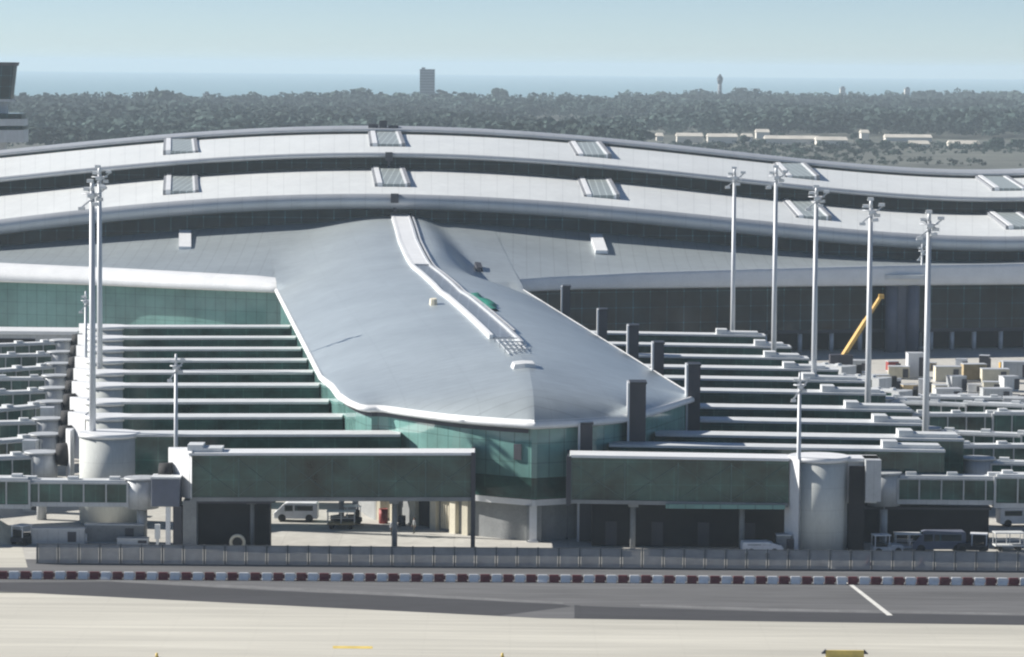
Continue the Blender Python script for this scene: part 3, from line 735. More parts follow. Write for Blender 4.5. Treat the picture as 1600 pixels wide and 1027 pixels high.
# right side: heading out over the apron
p = at_z(1400, 855, 0); jet((p.x-1.0, 357.5, 0), math.radians(-1), 'jet bridge with large glazed panels right of the tall grey drum, nearest the camera')
for i in range(1, 11):
    tt, d, xo = RIGHT[i]
    if i in (1,): continue
    jet((xo+1.9, d+2.0, 0), math.radians([0, 0, -8, 5, -16, 2, -20, -6, -34, -32, -40][i]), 'jet bridge at the outer end of the %s boarding bridge on the right' % ORD[i], None if i < 7 else (.85, .9, .85) if i == 7 else (.5, .9, .8))
p = at_y(222, 800, 353); jet((p.x, 353, 0), math.radians(181), 'jet bridge with green glazing crossing in front of the pale drum, front left', (1, 1, .91))
for i in range(1, 10):
    tt, d, xo = LEFT[i]
    pe = at_y(118-23*(LB[i]-510)/168., LB[i], d).x
    jet((pe-2.6, d+3.6, 0), math.radians([0, 204, 222, 196, 230, 208, 190, 226, 200, 212][i]), 'jet bridge at the outer end of the %s boarding bridge on the left' % ORD[i])

# ------------------------------------------------------------------ masts
def mast(px, ptop, d, h0=None, label='', small=False, arms=0, lean=0):
    p = at_y(px, ptop, d); H = p.z
    t = thing('light_mast', label, 'light mast', (p.x, d, 0), 'apron floodlight masts')
    r0, r1 = (.30, .17) if small else (.44, .28) if px < 300 else (.42, .26)
    b = MB(); b.tube((p.x, d, 0), (p.x, d, H-1), r0, r1, 14); b.tube((p.x, d, 0), (p.x, d, .35), r0*1.9, r0*1.9, 14); b.build('pole', 'galvanised', t)
    b = MB(); k = .75 if small else 1.25
    b.tube((p.x, d, H-1.2), (p.x, d, H), r1, r1*.7, 10)
    b.bar((p.x-k*1.0, d-.3, H-2.9), (p.x+k*1.3, d-.3, H-.6), .16); b.bar((p.x-k*.6, d+.3, H-.8), (p.x+k*.8, d+.3, H-1.9), .14)
    b.ring((p.x, d, H-1.3), (0, 0, 1), k*.8, .08, 16, 6)
    b.build('lamp_carrier', 'galvanised', t)
    spots = [(-.85, -.3, -2.9), (1.0, -.3, -.6), (.62, .3, -1.9), (-.48, .3, -.8), (0, -.8, -1.5)] + ([] if small else [(.35, -.7, -2.4), (-.1, -.5, .1)])
    for dx, dy, dz in spots:
        c = Vector((p.x+dx*k, d+dy*k, H+dz)); w = .28 if small else .38
        b = MB(); b.hexa([c+Vector((-w, -w*.8, -w*.5)), c+Vector((w, -w*.8, -w*.5)), c+Vector((w, w*.5, -w*.6)), c+Vector((-w, w*.5, -w*.6))],
                         [c+Vector((-w, -w*.5, w*.4)), c+Vector((w, -w*.5, w*.4)), c+Vector((w*.8, w*.4, w*.5)), c+Vector((-w*.8, w*.4, w*.5))]); fl = b.build('floodlight', 'jet_pale', t)
        b = MB(); b.box(c.x-w*.8, c.x+w*.8, c.y-w*.95, c.y-w*.82, c.z-w*.4, c.z+w*.3); b.build('lens', 'lamp_glass', fl)
    return t
mast(144, 284, 368.5, label='tall mast nearer of the close pair on the left')
mast(155.5, 261, 447, label='tall mast farther of the close pair on the left')
mast(134, 455, 462, small=True, label='short mast with a white lamp beside the left pair of tall masts')
mast(275, 553, 365.5, small=True, label='short mast rising behind the white end box of the front left bridge')
mast(1148, 263, 516, label='tall mast leftmost of the five on the right')
mast(1213, 261, 478, label='tall mast second from left of the five on the right')
mast(1276, 292, 441, label='tall mast in the middle of the five on the right')
mast(1361, 312, 409, label='tall mast fourth from left of the five on the right, by the yellow boom')
mast(1452, 332, 380, label='tall mast rightmost of the five on the right')
mast(1441, 381, 610, small=True, label='short far mast with a white lamp beside the rightmost tall mast')
mast(1250, 582, at_z(1246, 866, 0).y, small=True, label='short mast standing in front of the tall grey drum')

# ------------------------------------------------------------------ security fence and barriers
d0 = at_z(800, 887, 0).y
fence = thing('security_fence', 'long grey mesh security fence with posts between road and apron', 'fence', (0, d0, 0))
XS = np.arange(-62, 62, 2.09)
hf = 1.95
for i, x in enumerate(XS):
    if at_y(30, 868, d0).x > x: continue
    b = MB(); b.box(x-.09, x+.09, d0-.09, d0+.09, 0, hf+.12); b.box(x-.14, x+.14, d0-.14, d0+.14, 0, .06); b.build('post', 'fence_post', fence)
    if i+1 < len(XS):
        lit = at_y(40, 868, d0).x > x+1
        b = MB(); b.box(x+.13, x+1.96, d0-.02, d0+.02, .12, hf)
        if not lit: b.build('panel', 'fence_mesh', fence)
X0f = min(x for x in XS if x >= at_y(30, 868, d0).x); b = MB(); b.box(X0f, XS[-1], d0-.05, d0+.05, hf, hf+.07); b.box(X0f, XS[-1], d0-.2, d0+.2, 0, .1); b.build('rail', 'fence_post', fence)
def barrier_mesh(name, mat):
    b = MB(); prof = [(-.30, 0), (.30, 0), (.30, .12), (.16, .42), (.13, .74), (-.13, .74), (-.16, .42), (-.30, .12)]
    b.hexa([(-.46, u, z) for u, z in prof], [(.46, u, z) for u, z in prof]); 
    b.box(.46, .62, -.08, .08, .2, .6)
    return b.build(name, mat, None, .03)
bw = tag(barrier_mesh('traffic_barrier', 'plastic_white'), 'white plastic barrier block in the red and white row along the road', 'barrier', 'red and white barriers')
br = tag(barrier_mesh('traffic_barrier', 'plastic_red'), 'red plastic barrier block in the red and white row along the road', 'barrier', 'red and white barriers')
n = 0
pL, pR = at_z(20, 904.5, 0), at_z(1585, 915, 0)
# period 36 px in the photograph
step = 17.95
for k in range(-4, 93):
    px = 22+step*k; x = at_z(px, 904.5+(px-20)*.0067, 0)
    src = bw if k % 2 == 0 else br
    jig = random.uniform(-.07, .07); rz = math.atan2(pR.y-pL.y, pR.x-pL.x)+random.uniform(-.07, .07)
    if n < 2 and ((src is bw and not bw.get('p')) or (src is br and not br.get('p'))):
        o = src; n += 1; src['p'] = 1
    else:
        o = src.copy(); COL.objects.link(o)
    o.location = (x.x, x.y+jig, .012); o.rotation_euler = (0, 0, rz)
for o in bpy.data.objects:
    if 'p' in o: del o['p']

# ------------------------------------------------------------------ vehicles and apron equipment
def wheel(b, x, y, r=.42, w=.26): b.tube((x, y-w/2, r), (x, y+w/2, r), r, n=16)
def van(name, label, cat, loc_, rz, body='plastic_white', L=4.8, Hh=2.1, group=None):
    t = thing(name, label, cat, (0, 0, 0), group)
    b = MB(); prof = [(-L/2, .35), (L/2, .35), (L/2, .95), (L/2-.25, 1.15), (L/2-1.15, Hh-.1), (L/2-1.5, Hh), (-L/2+.1, Hh), (-L/2, Hh-.2)]
    b.ext(prof, (0, 0), (1, 0), 1.85); b.build('body', body, t, .06)
    b = MB(); b.ext([(L/2-.42, 1.15), (L/2-.28, 1.2), (L/2-1.1, Hh-.12), (L/2-1.24, Hh-.2)], (0, 0), (1, 0), 1.6); b.build('windscreen', 'glass_dark', t)
    for s in (-1, 1):
        b = MB(); b.box(L/2-2.1, L/2-1.2, s*.925-.02, s*.925+.02, 1.2, Hh-.28); b.box(-L/2+.5, L/2-2.3, s*.925-.02, s*.925+.02, 1.25, Hh-.3); b.build('side_window', 'glass_dark', t)
        for x in (-L/2+.9, L/2-.9):
            b = MB(); wheel(b, x, s*.82); b.build('wheel', 'rubber', t)
        b = MB(); b.box(L/2-.03, L/2+.03, s*.7-.15, s*.7+.15, .68, .9); b.build('headlight', 'lamp_glass', t)
    return place(t, loc_, rz)
def tractor(label, loc_, rz, body='blue_grey'):
    t = thing('tow_tractor', label, 'tow tractor', (0, 0, 0))
    b = MB(); b.ext([(-1.6, .35), (1.6, .35), (1.6, 1.0), (.4, 1.1), (.2, .85), (-1.6, .85)], (0, 0), (1, 0), 1.5); b.build('chassis', body, t, .05)
    b = MB(); b.box(-1.3, -.1, -.6, .6, .85, 1.05); b.box(-1.35, -1.15, -.6, .6, 1.05, 1.6); b.build('seat', 'rubber', t)
    b = MB()
    for x in (-1.4, .1):
        for s in (-1, 1): b.bar((x, s*.68, .85), (x, s*.68, 2.0), .07)
    b.box(-1.5, .3, -.75, .75, 2.0, 2.08); b.build('canopy', 'plastic_white', t)
    for x in (-1.05, 1.05):
        for s in (-1, 1): b = MB(); wheel(b, x, s*.7, .38); b.build('wheel', 'rubber', t)
    return place(t, loc_, rz)
def cart(label, loc_, rz, mat='galvanised', load=None):
    t = thing('baggage_cart', label, 'baggage cart', (0, 0, 0))
    b = MB(); b.box(-1.5, 1.5, -.75, .75, .5, .64); b.bar((1.5, 0, .55), (2.5, 0, .35), .09); b.build('platform', mat, t)
    b = MB()
    for x in (-1.45, 0, 1.45):
        for s in (-1, 1): b.bar((x, s*.7, .64), (x, s*.7, 1.85), .07)
    for s in (-1, 1): b.bar((-1.45, s*.7, 1.2), (1.45, s*.7, 1.2), .06)
    b.box(-1.55, 1.55, -.8, .8, 1.85, 1.95); b.build('canopy', 'jet_pale', t)
    for x in (-1.0, 1.0):
        for s in (-1, 1): b = MB(); wheel(b, x, s*.62, .26, .18); b.build('wheel', 'rubber', t)
    return place(t, loc_, rz)
def container(label, loc_, rz, size, mat, cat='container'):
    L, Wd, Hh = size; t = thing('site_container', label, cat, (0, 0, 0))
    b = MB(); b.box(-L/2, L/2, -Wd/2, Wd/2, .15, Hh)
    n = int(L/.45)
    for k in range(n):
        x = -L/2+.25+k*(L-.5)/max(n-1, 1); b.box(x-.09, x+.09, -Wd/2-.05, Wd/2+.05, .3, Hh-.2)
    b.build('body', mat, t)
    b = MB(); b.box(-L/2-.05, L/2+.05, -Wd/2-.05, Wd/2+.05, Hh, Hh+.1); b.build('roof', 'galvanised', t)
    b = MB(); b.box(-L/2, L/2, -Wd/2+.1, Wd/2-.1, 0, .15); b.build('base', 'galvanised', t)
    b = MB(); b.box(L*.18, L*.18+.9, -Wd/2-.07, -Wd/2-.04, .3, Hh*.85); b.build('door', 'slate_panel', t)
    return place(t, loc_, rz)
G = lambda px, py: at_z(px, py, 0)
V = lambda p: (p.x, p.y, 0)
van('parked_van', 'white van parked in sunlight under the front left bridge', 'van', V(G(463, 814)), math.radians(178))
tractor('dark tow tractor standing on the sunlit ground under the left bridge', V(G(541, 820)), math.radians(200), 'dark_steel')
cart('flat baggage cart in front of the dark tractor under the left bridge', V(G(533, 826)), 0, 'timber')
van('parked_car', 'white car parked by the fence left of the tall grey drum', 'car', V(G(1190, 868)), math.radians(4), L=4.2, Hh=1.5)
container('small grey generator cabinet between white car and tall grey drum', V(G(1224, 866)), 0, (1.5, 1.3, 2.0), 'concrete_grey', 'generator')
tractor('grey tow tractor by the fence right of the tall grey drum', V(G(1385, 866)), math.radians(10), 'jet_grey')
cart('long baggage cart standing right of the grey tow tractor', V(G(1420, 862)), 0)
van('service_truck', 'blue grey service truck under the front right jet bridge', 'truck', V(G(1465, 862)), math.radians(183), 'blue_grey', 5.6, 2.2)
tractor('black tow tractor with white canopy at the right end of the fence', V(G(1520, 864)), math.radians(170), 'dark_steel')
cart('pale baggage cart at the far right edge behind the fence', V(G(1575, 860)), math.radians(5), 'jet_pale')
van('parked_van', 'white van standing behind the front right jet bridge at right edge', 'van', V(G(1592, 822)), math.radians(8))
container('pale cabin on the apron below the right jet bridges', V(G(1560, 780)), 0, (3.2, 2.4, 2.6), 'jet_pale', 'cabin')
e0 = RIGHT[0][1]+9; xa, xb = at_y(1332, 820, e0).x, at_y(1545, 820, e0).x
t = thing('shade_block', 'low black block painting the shade below the front right jet bridge', 'building', (xa, e0, 0))  # dark block added to stand in for the shade under the jet bridge
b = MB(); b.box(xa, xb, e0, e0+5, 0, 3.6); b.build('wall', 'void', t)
b = MB(); b.box(xa-.2, xb+.2, e0-.2, e0+5.2, 3.6, 3.85); b.build('roof', 'slate_panel', t)
container('dark grey concrete block wall behind the fence below the pale drum', V(G(180, 848)), 0, (6.2, 1.2, 1.9), 'concrete_grey', 'site cabin')
p = at_y(258, 851, 349.2); p.z = 0; t = thing('docking_cab', 'dark blue grey cab on legs below the white end box at left', 'cab', (p.x, p.y, 0))
d = p.y; fx = lambda px: at_y(px, 800, d).x
b = MB(); b.box(fx(237), fx(281), d-.4, d+2.4, 4.3, 7.2); b.build('cab', 'blue_grey', t, .08)
b = MB(); b.box(fx(236), fx(282), d-.5, d+2.5, 7.2, 7.4); b.build('roof', 'jet_pale', t)
b = MB(); b.box(fx(259), fx(266), d-.1, d+.4, 0, 4.3); b.build('leg', 'trim_white', t)
b = MB(); b.box(fx(270), fx(284), d+.2, d+1.4, 0, 4.3); b.build('leg', 'slate_panel', t)
b = MB(); b.box(fx(242), fx(250), d-.2, d+.3, .9, 2.4); b.box(fx(244), fx(248), d-.1, d+.2, 0, .9); b.build('control_box', 'jet_pale', t)
CL_ = [('pale cabin left of the rightmost tall mast foot, between jet bridges', 1424, 668, (2.6, 2.2, 4.6), 'jet_pale', 'cabin'),
 ('grey box cabin right of the rightmost tall mast foot', 1478, 690, (3.4, 2.4, 6.2), 'jet_grey', 'cabin'),
 ('grey square cabin beside the outer end of the third right bridge', 1520, 715, (2.4, 2.4, 6.8), 'jet_grey', 'cabin'),
 ('white container high in the rows of jet bridges at the right edge', 1586, 660, (3.8, 2.4, 3.2), 'plastic_white', 'container'),
 ('blue grey cabinet in the shade between two right jet bridges', 1560, 725, (3.0, 2.2, 4.4), 'blue_grey', 'cabinet'),
 ('pale square cabin just above the front right jet bridge', 1424, 800, (3.1, 2.2, 6.6), 'jet_pale', 'cabin'),
 ('cream crate stack below the material yard at the right', 1512, 640, (3.0, 2.0, 2.2), 'concrete_cream', 'crate stack'),
 ('low pale container below the material yard, nearer the mast', 1480, 628, (4.0, 2.2, 2.0), 'jet_pale', 'container'),
 ('small dark cabinet right of the blue grey cabinet', 1592, 740, (2.0, 2.0, 3.6), 'slate_panel', 'cabinet'),
 ('grey container low behind the yard of material at right', 1556, 632, (4.4, 2.2, 2.4), 'jet_grey', 'container'),
 ('brown timber stack on the apron left of the material yard', 1372, 604, (3.4, 2.0, 1.8), 'timber', 'timber stack'),
 ('white container by the foot of the middle right mast', 1296, 622, (2.8, 2.2, 4.2), 'plastic_white', 'container')]
for lab, px, py, sz, mt, cat in CL_: container(lab, V(G(px, py)), random.uniform(-.35, .35), sz, mt, cat)
for k, (px, mt, sz) in enumerate(((1396, 'jet_pale', (2.2, 1.6, 1.9)), (1420, 'timber', (2.4, 1.6, 1.2)), (1444, 'plastic_white', (1.8, 1.6, 2.2)), (1468, 'concrete_cream', (2.0, 1.6, 1.5)), (1494, 'jet_grey', (2.6, 1.8, 2.4)), (1522, 'plastic_white', (2.0, 1.6, 1.3)), (1548, 'concrete_cream', (2.4, 1.8, 1.9)), (1576, 'jet_pale', (2.6, 1.8, 2.3)))):
    container('%s crate stack, %s from left in the front row of the material yard' % ({'jet_pale': 'pale grey', 'timber': 'brown', 'plastic_white': 'white', 'concrete_cream': 'cream', 'jet_grey': 'grey'}[mt], ORD[k]), V(G(px, 611+(k*37 % 7))), random.uniform(-.4, .4), sz, mt, 'crate stack')
for k, (px, mt, sz) in enumerate(((1394, 'rust_red', (1.8, 1.5, 1.6)), (1452, 'timber', (2.2, 1.5, 1.4)), (1502, 'plastic_white', (1.8, 1.5, 2.0)), (1538, 'slate_panel', (1.6, 1.5, 2.6)), (1572, 'crane_yellow', (2.0, 1.5, 1.5)))):
    container('%s crate, %s from left in the back row of the material yard by the hall' % ({'rust_red': 'red', 'timber': 'brown', 'plastic_white': 'white', 'slate_panel': 'dark', 'crane_yellow': 'yellow'}[mt], ORD[k]), V(G(px, 580)), random.uniform(-.4, .4), sz, mt, 'crate')
container('tall pale lift tower among the left jet bridges, farther of two', V(G(74, 742)), .1, (1.6, 1.6, 8.2), 'jet_pale', 'lift tower')
container('tall pale lift tower among the left jet bridges, nearer of two', V(G(48, 800)), -.1, (1.5, 1.5, 8.0), 'jet_pale', 'lift tower')
for lab, px, py, r_ in (('baggage cart between the rows of jet bridges at right, farther', 1450, 712, 20), ('baggage cart between the rows of jet bridges at right, nearer', 1540, 770, -15)): cart(lab, V(G(px, py)), math.radians(r_))
tractor('white topped tow tractor on the apron near the right edge', V(G(1580, 775)), math.radians(30), 'crane_yellow')
# reel of cable by the black service room
p = G(371, 860); t = thing('cable_reel', 'pinkish cable reel with dark hub in front of the black service room', 'cable reel', V(p))
b = MB(); b.ring((p.x, p.y, .85), (0, 1, 0), .66, .19, 24, 8); b.build('flange', 'concrete_cream', t)
b = MB(); b.tube((p.x, p.y-.25, .85), (p.x, p.y+.25, .85), .5, n=20); b.build('hub', 'rubber', t)
# drums, posts and cones under and beside the bridges
def drum_barrel(px, py, label, mat, r=.33, h=1.0):
    p = G(px, py); t = thing('barrel', label, 'barrel', V(p))
    b = MB(); b.tube((p.x, p.y, 0), (p.x, p.y, h), r, n=16); b.build('body', mat, t)
    b = MB(); b.ring((p.x, p.y, h*.33), (0, 0, 1), r, .035, 16, 6); b.ring((p.x, p.y, h*.66), (0, 0, 1), r, .035, 16, 6); b.ring((p.x, p.y, h), (0, 0, 1), r-.02, .04, 16, 6); b.build('hoop', mat, t)
drum_barrel(599, 818, 'red barrel beside the pilasters of the loading bay', 'rust_red', .5, 1.6)
drum_barrel(628, 822, 'dark barrel between two pilasters of the loading bay', 'slate_panel', .4, 1.1)
def bollard(px, py, label, mat):
    p = G(px, py); t = thing('bollard', label, 'bollard', V(p)); b = MB(); b.tube((p.x, p.y, 0), (p.x, p.y, 1.0), .16, .14, 12); b.tube((p.x, p.y, 1.0), (p.x, p.y, 1.1), .14, .05, 12); b.build('post', mat, t)
    b = MB(); b.tube((p.x, p.y, .7), (p.x, p.y, .85), .165, n=12); b.build('band', 'paint_white', t)
def person(px, py, label, rz, hat, shirt, pose=0.):
    """one continuous skinned body standing 1.76 m tall; clothes by height on the body, hair or helmet as a child"""
    J = [(0, 0, .95), (0, 0, 1.12), (0, .01, 1.32), (0, .01, 1.46), (0, -.01, 1.55), (0, -.02, 1.66), (0, -.01, 1.72)]
    Rr = [(.15, .11), (.14, .10), (.17, .11), (.07, .06), (.055, .055), (.085, .10), (.06, .07)]
    E = [(0, 1), (1, 2), (2, 3), (3, 4), (4, 5), (5, 6)]
    def add(p, r, par): J.append(p); Rr.append(r); E.append((par, len(J)-1)); return len(J)-1
    for s_ in (-1, 1):
        st = pose*s_
        h = add((s_*.10, 0, .88), (.10, .10), 0); k = add((s_*.11, -.03-st*.5, .49), (.065, .065), h); an = add((s_*.115, .02-st, .09), (.045, .05), k); add((s_*.125, -.15-st, .045), (.045, .035), an)
        sh = add((s_*.19, .01, 1.41), (.06, .06), 2); el = add((s_*.25, .03+st*.3, 1.12), (.045, .045), sh); wr = add((s_*.26, -.06+st*.6, .88), (.032, .03), el); pm = add((s_*.262, -.075+st*.6, .81), (.035, .02), wr)
        for f, (dy, L) in enumerate(((-.034, .070), (-.012, .085), (.010, .078), (.030, .062))):
            m1 = add((s_*.260, -.078+dy+st*.6, .775), (.010, .010), pm); add((s_*.245, -.085+dy+st*.6, .775-L), (.008, .008), m1)
        th = add((s_*.235, -.110+st*.6, .80), (.011, .011), pm); add((s_*.225, -.125+st*.6, .755), (.009, .009), th)
    me = bpy.data.meshes.new('person_skeleton'); me.from_pydata(J, E, []); o = bpy.data.objects.new('person_skeleton', me); COL.objects.link(o)
    sk = o.modifiers.new('skin', 'SKIN'); sk.use_smooth_shade = True
    for v, r in zip(me.skin_vertices[0].data, Rr): v.radius = r
    me.skin_vertices[0].data[0].use_root = True
    sub = o.modifiers.new('sub', 'SUBSURF'); sub.levels = 1; sub.render_levels = 1
    dg = bpy.context.evaluated_depsgraph_get(); bm_ = bpy.data.meshes.new_from_object(o.evaluated_get(dg)); bpy.data.objects.remove(o)
    bm_.name = 'person'; bm_.materials.clear()
    for mt in ('skin', shirt, 'trousers', 'rubber'): bm_.materials.append(M[mt])
    for p in bm_.polygons:
        z = p.center.z; x = abs(p.center.x)
        p.material_index = 3 if z < .10 else 0 if z > 1.50 or (x > .2 and z < .90) else 2 if z < .97 and x < .2 else 1
    b = bpy.data.objects.new('person', bm_); COL.objects.link(b); tag(b, label, 'person'); b.location = V(G(px, py)); b.rotation_euler = (0, 0, rz)
    hb = MB(); rows = []
    off = Vector(b.location)
    for i in range(6):
        th = i/5*1.35; rows.append([off+Vector((.105*math.sin(th)*math.cos(a), -.01+.125*math.sin(th)*math.sin(a), 1.655+.125*math.cos(th))) for a in np.linspace(0, 2*math.pi, 15)])
    hb.grid(rows, None, True, flip=True); hb.build('hair', hat, b)
pmat('skin', (.42, .25, .18), .6, var=.08); pmat('trousers', (.075, .075, .055), .8, var=.2)
person(613, 838, 'person in white top and olive trousers on the sunlit ground by the loading bay', math.radians(20), 'rubber', 'plastic_white', .05)
person(647, 834, 'person in grey clothes standing in front of the loading bay door', math.radians(-60), 'bark', 'concrete_grey', .12)
def cone(px, py, label):
    p = G(px, py); t = thing('traffic_cone', label, 'traffic cone', V(p)); b = MB(); b.tube((p.x, p.y, .05), (p.x, p.y, 1.0), .3, .05, 14); b.build('cone_body', 'rust_red', t)
    b = MB(); b.box(p.x-.38, p.x+.38, p.y-.38, p.y+.38, 0, .06); b.build('base', 'rubber', t)
cone(1357, 884, 'red traffic cone behind the fence right of the drum, left of two'); cone(1440, 885, 'red traffic cone behind the fence under the jet bridge, right of two')
# heap of sand at left edge
p = G(-12, 851); b = MB(); rows = []
for i in range(15):
    r = []
    for j in range(25):
        a = 2*math.pi*j/24; k = i/14; R = 4.2*k*(1+.12*math.sin(3*a+1)); z = 2.5*(1-k)**1.15*(1+.05*math.sin(5*a)); r.append((p.x+R*math.cos(a), p.y+2+R*.6*math.sin(a), z if i < 14 else -.02))
    rows.append(r)
b.grid(rows, None, True, flip=True); tag(b.build('sand_heap', 'sand'), 'cream heap of sand behind the fence at the left edge', 'sand heap')
tractor('black tow tractor between the sand heap and the left jet bridge', V(G(40, 850)), math.radians(60), 'dark_steel')
container('low grey concrete block wall behind the fence right of the sand heap', V(G(92, 850)), 0, (5.5, 1.2, 1.6), 'jet_grey', 'site cabin')
container('white flat pallet box by the fence under the left cab', V(G(208, 852)), 0, (3.2, 1.2, .7), 'jet_pale', 'pallet box')
bollard(134, 850, 'white post behind the fence right of the concrete block', 'trim_white')
# yard of building material by the right facade
for px, py, s, mt, lab, cat in ((1429, 590, (2.6, 2.4, 4.0), 'trim_white', 'tall white container in the material yard by the facade', 'container'),
        (1404, 592, (3.4, 2.2, 2.0), 'sand', 'low cream stack left of the tall white container', 'stack of blocks'),
        (1480, 596, (4.2, 2.2, 2.4), 'concrete_cream', 'cream stack right of the rightmost tall mast, in the material yard', 'stack of blocks'),
        (1521, 594, (3.8, 2.2, 2.6), 'timber', 'brown timber stack in the middle of the material yard', 'timber stack'),
        (1554, 598, (4.4, 2.2, 2.2), 'concrete_cream', 'cream stack at the right end of the material yard', 'stack of blocks'),
        (1588, 592, (4.6, 2.4, 2.8), 'jet_grey', 'grey container at the right edge of the material yard', 'container'),
        (1336, 586, (5.0, 2.4, 2.4), 'jet_grey', 'grey container below the yellow crane boom', 'container')):
    container(lab, V(G(px, py)), random.uniform(-.1, .1), s, mt, cat)
# mobile crane with yellow boom
q = at_y(1318, 556, 528); e = at_y(1376, 464, 533)
t = thing('mobile_crane', 'mobile crane with raised yellow telescopic boom before the dark facade', 'crane', (q.x, 528, 0))
b = MB(); b.box(q.x-4, q.x+4, 526.8, 529.2, .8, 1.9); b.box(q.x+2.2, q.x+4.2, 526.9, 529.1, 1.9, 3.0); b.build('carrier', 'jet_grey', t, .08)
b = MB(); b.box(q.x-2.2, q.x+1.4, 527, 529, 1.9, q.z+.2); b.build('superstructure', 'slate_panel', t, .1)
m_ = q.lerp(e, .6); b = MB(); b.bar(q-Vector((.6, 0, .9)), m_, .62); b.bar(m_-Vector((.3, 0, .4)), e, .46); b.box(e.x-.3, e.x+.5, e.y-.4, e.y+.4, e.z-.3, e.z+.4); b.build('boom', 'crane_yellow', t)
for k in range(4):
    for s in (-1, 1): b = MB(); wheel(b, q.x-3+k*2, 528+s*1.05, .55, .35); b.build('wheel', 'rubber', t)
# left apron equipment between the jet bridges
for px, py, s, mt, lab in ((30, 640, (5, 2.4, 2.6), 'jet_pale', 'pale cabin among the left jet bridges, farther one'), (12, 720, (4.5, 2.4, 2.6), 'jet_pale', 'pale cabin at the left edge behind the front jet bridge'),
        (70, 752, (2.2, 2.0, 5.2), 'blue_grey', 'tall blue grey cabinet left of the pale drum')):
    container(lab, V(G(px, py+25)), random.uniform(-.1, .1), s, mt, 'cabin' if 'cabin' in lab else 'cabinet')
# low white annex that closes the row on the far left
e = at_y(60, 520, 548); t = thing('annex_building', 'low annex with white roof edge and dark openings behind the left jet bridges', 'building', (e.x, 548, 0))
x0, x1 = at_y(-80, 520, 548).x, at_y(118, 520, 548).x
b = MB(); b.box(x0, x1, 548, 556, 0, e.z-.3); b.build('wall', 'jet_grey', t)
b = MB(); b.box(x0-.3, x1+.3, 547.6, 556.3, e.z-.3, e.z+.25); b.build('roof', 'trim_white', t)
for pa, pb in ((-10, 55), (94, 112)):
    xa, xb = at_y(pa, 530, 548).x, at_y(pb, 530, 548).x; b = MB(); b.box(xa, xb, 547.85, 548.02, e.z-2.6, e.z-1.0); b.build('opening', 'void', t)
# airfield sign and edge markers on the near concrete
d = 286.; p0, p1 = at_y(1290, 1016, d), at_y(1350, 1016, d)
t = thing('airfield_sign', 'yellow airfield sign with dark ends at the bottom edge of the concrete', 'sign', ((p0.x+p1.x)/2, d, 0))
b = MB(); b.box(p0.x, p1.x, d-.12, d+.12, .06, p0.z); b.build('sign_face', 'paint_yellow', t, .04)
for x, s in ((p0.x, -1), (p1.x, 1)):
    b = MB(); b.hexa([(x, d-.16, .4), (x+s*.35, d-.16, .4), (x+s*.35, d+.16, .4), (x, d+.16, .4)][::s], [(x, d-.16, p0.z+.1), (x+s*.35, d-.16, p0.z-.25), (x+s*.35, d+.16, p0.z-.25), (x, d+.16, p0.z+.1)][::s]); b.build('end_cap', 'slate_panel', t)
for k in range(3):
    x = p0.x+(p1.x-p0.x)*(k+.5)/3; b = MB(); b.tube((x, d+.2, 0), (x, d+.2, .5), .06, n=10); b.build('leg', 'galvanised', t)
for px, w in ((245, 'left'), (785, 'middle')):
    p = G(px, 1027.5); t = thing('edge_marker', 'small yellow edge marker on the concrete at the bottom, %s' % ('in the left quarter' if w == 'left' else 'near the middle'), 'marker', V(p))
    b = MB(); b.tube((p.x, p.y, 0), (p.x, p.y, .06), .16, n=14); b.build('base', 'slate_panel', t)
    b = MB(); b.tube((p.x, p.y, .06), (p.x, p.y, .38), .14, .10, n=14); b.build('marker_body', 'paint_yellow', t)

# ------------------------------------------------------------------ control tower at the left edge
d = 860.; tw = lambda px, py: at_y(px, py, d)
cx = tw(-22, 100).x
t = thing('control_tower', 'control tower with dark flared glass cab behind the roof at the left edge', 'control tower', (cx, d, 0))
def octo(r, z): return [(cx+r*math.cos(math.pi/8+k*math.pi/4), d+r*math.sin(math.pi/8+k*math.pi/4), z) for k in range(8)]
zc = lambda py: tw(10, py).z
R = lambda px: tw(px, 150).x-cx
b = MB(); b.hexa(octo(R(22), zc(155)), octo(R(28), zc(103))); b.build('glass_cab', 'glass_dark', t)
b = MB(); b.hexa(octo(R(30), zc(103)), octo(R(30)+.3, zc(97.5))); b.build('roof', 'slate_panel', t)
b = MB(); b.hexa(octo(R(22)+.5, zc(159)), octo(R(22)+.5, zc(155))); b.hexa(octo(R(6), 0), octo(R(14), zc(160))); b.build('shaft', 'jet_grey', t)
for y0, y1, mt, rr in ((185, 177, 'glass_dark', 42), (196, 185.5, 'jet_grey', 45), (202, 196.5, 'glass_dark', 44), (222, 202.5, 'jet_grey', 46)):
    b = MB(); b.hexa(octo(R(rr), zc(y0)), octo(R(rr), zc(y1))); b.build('gallery', mt, t)

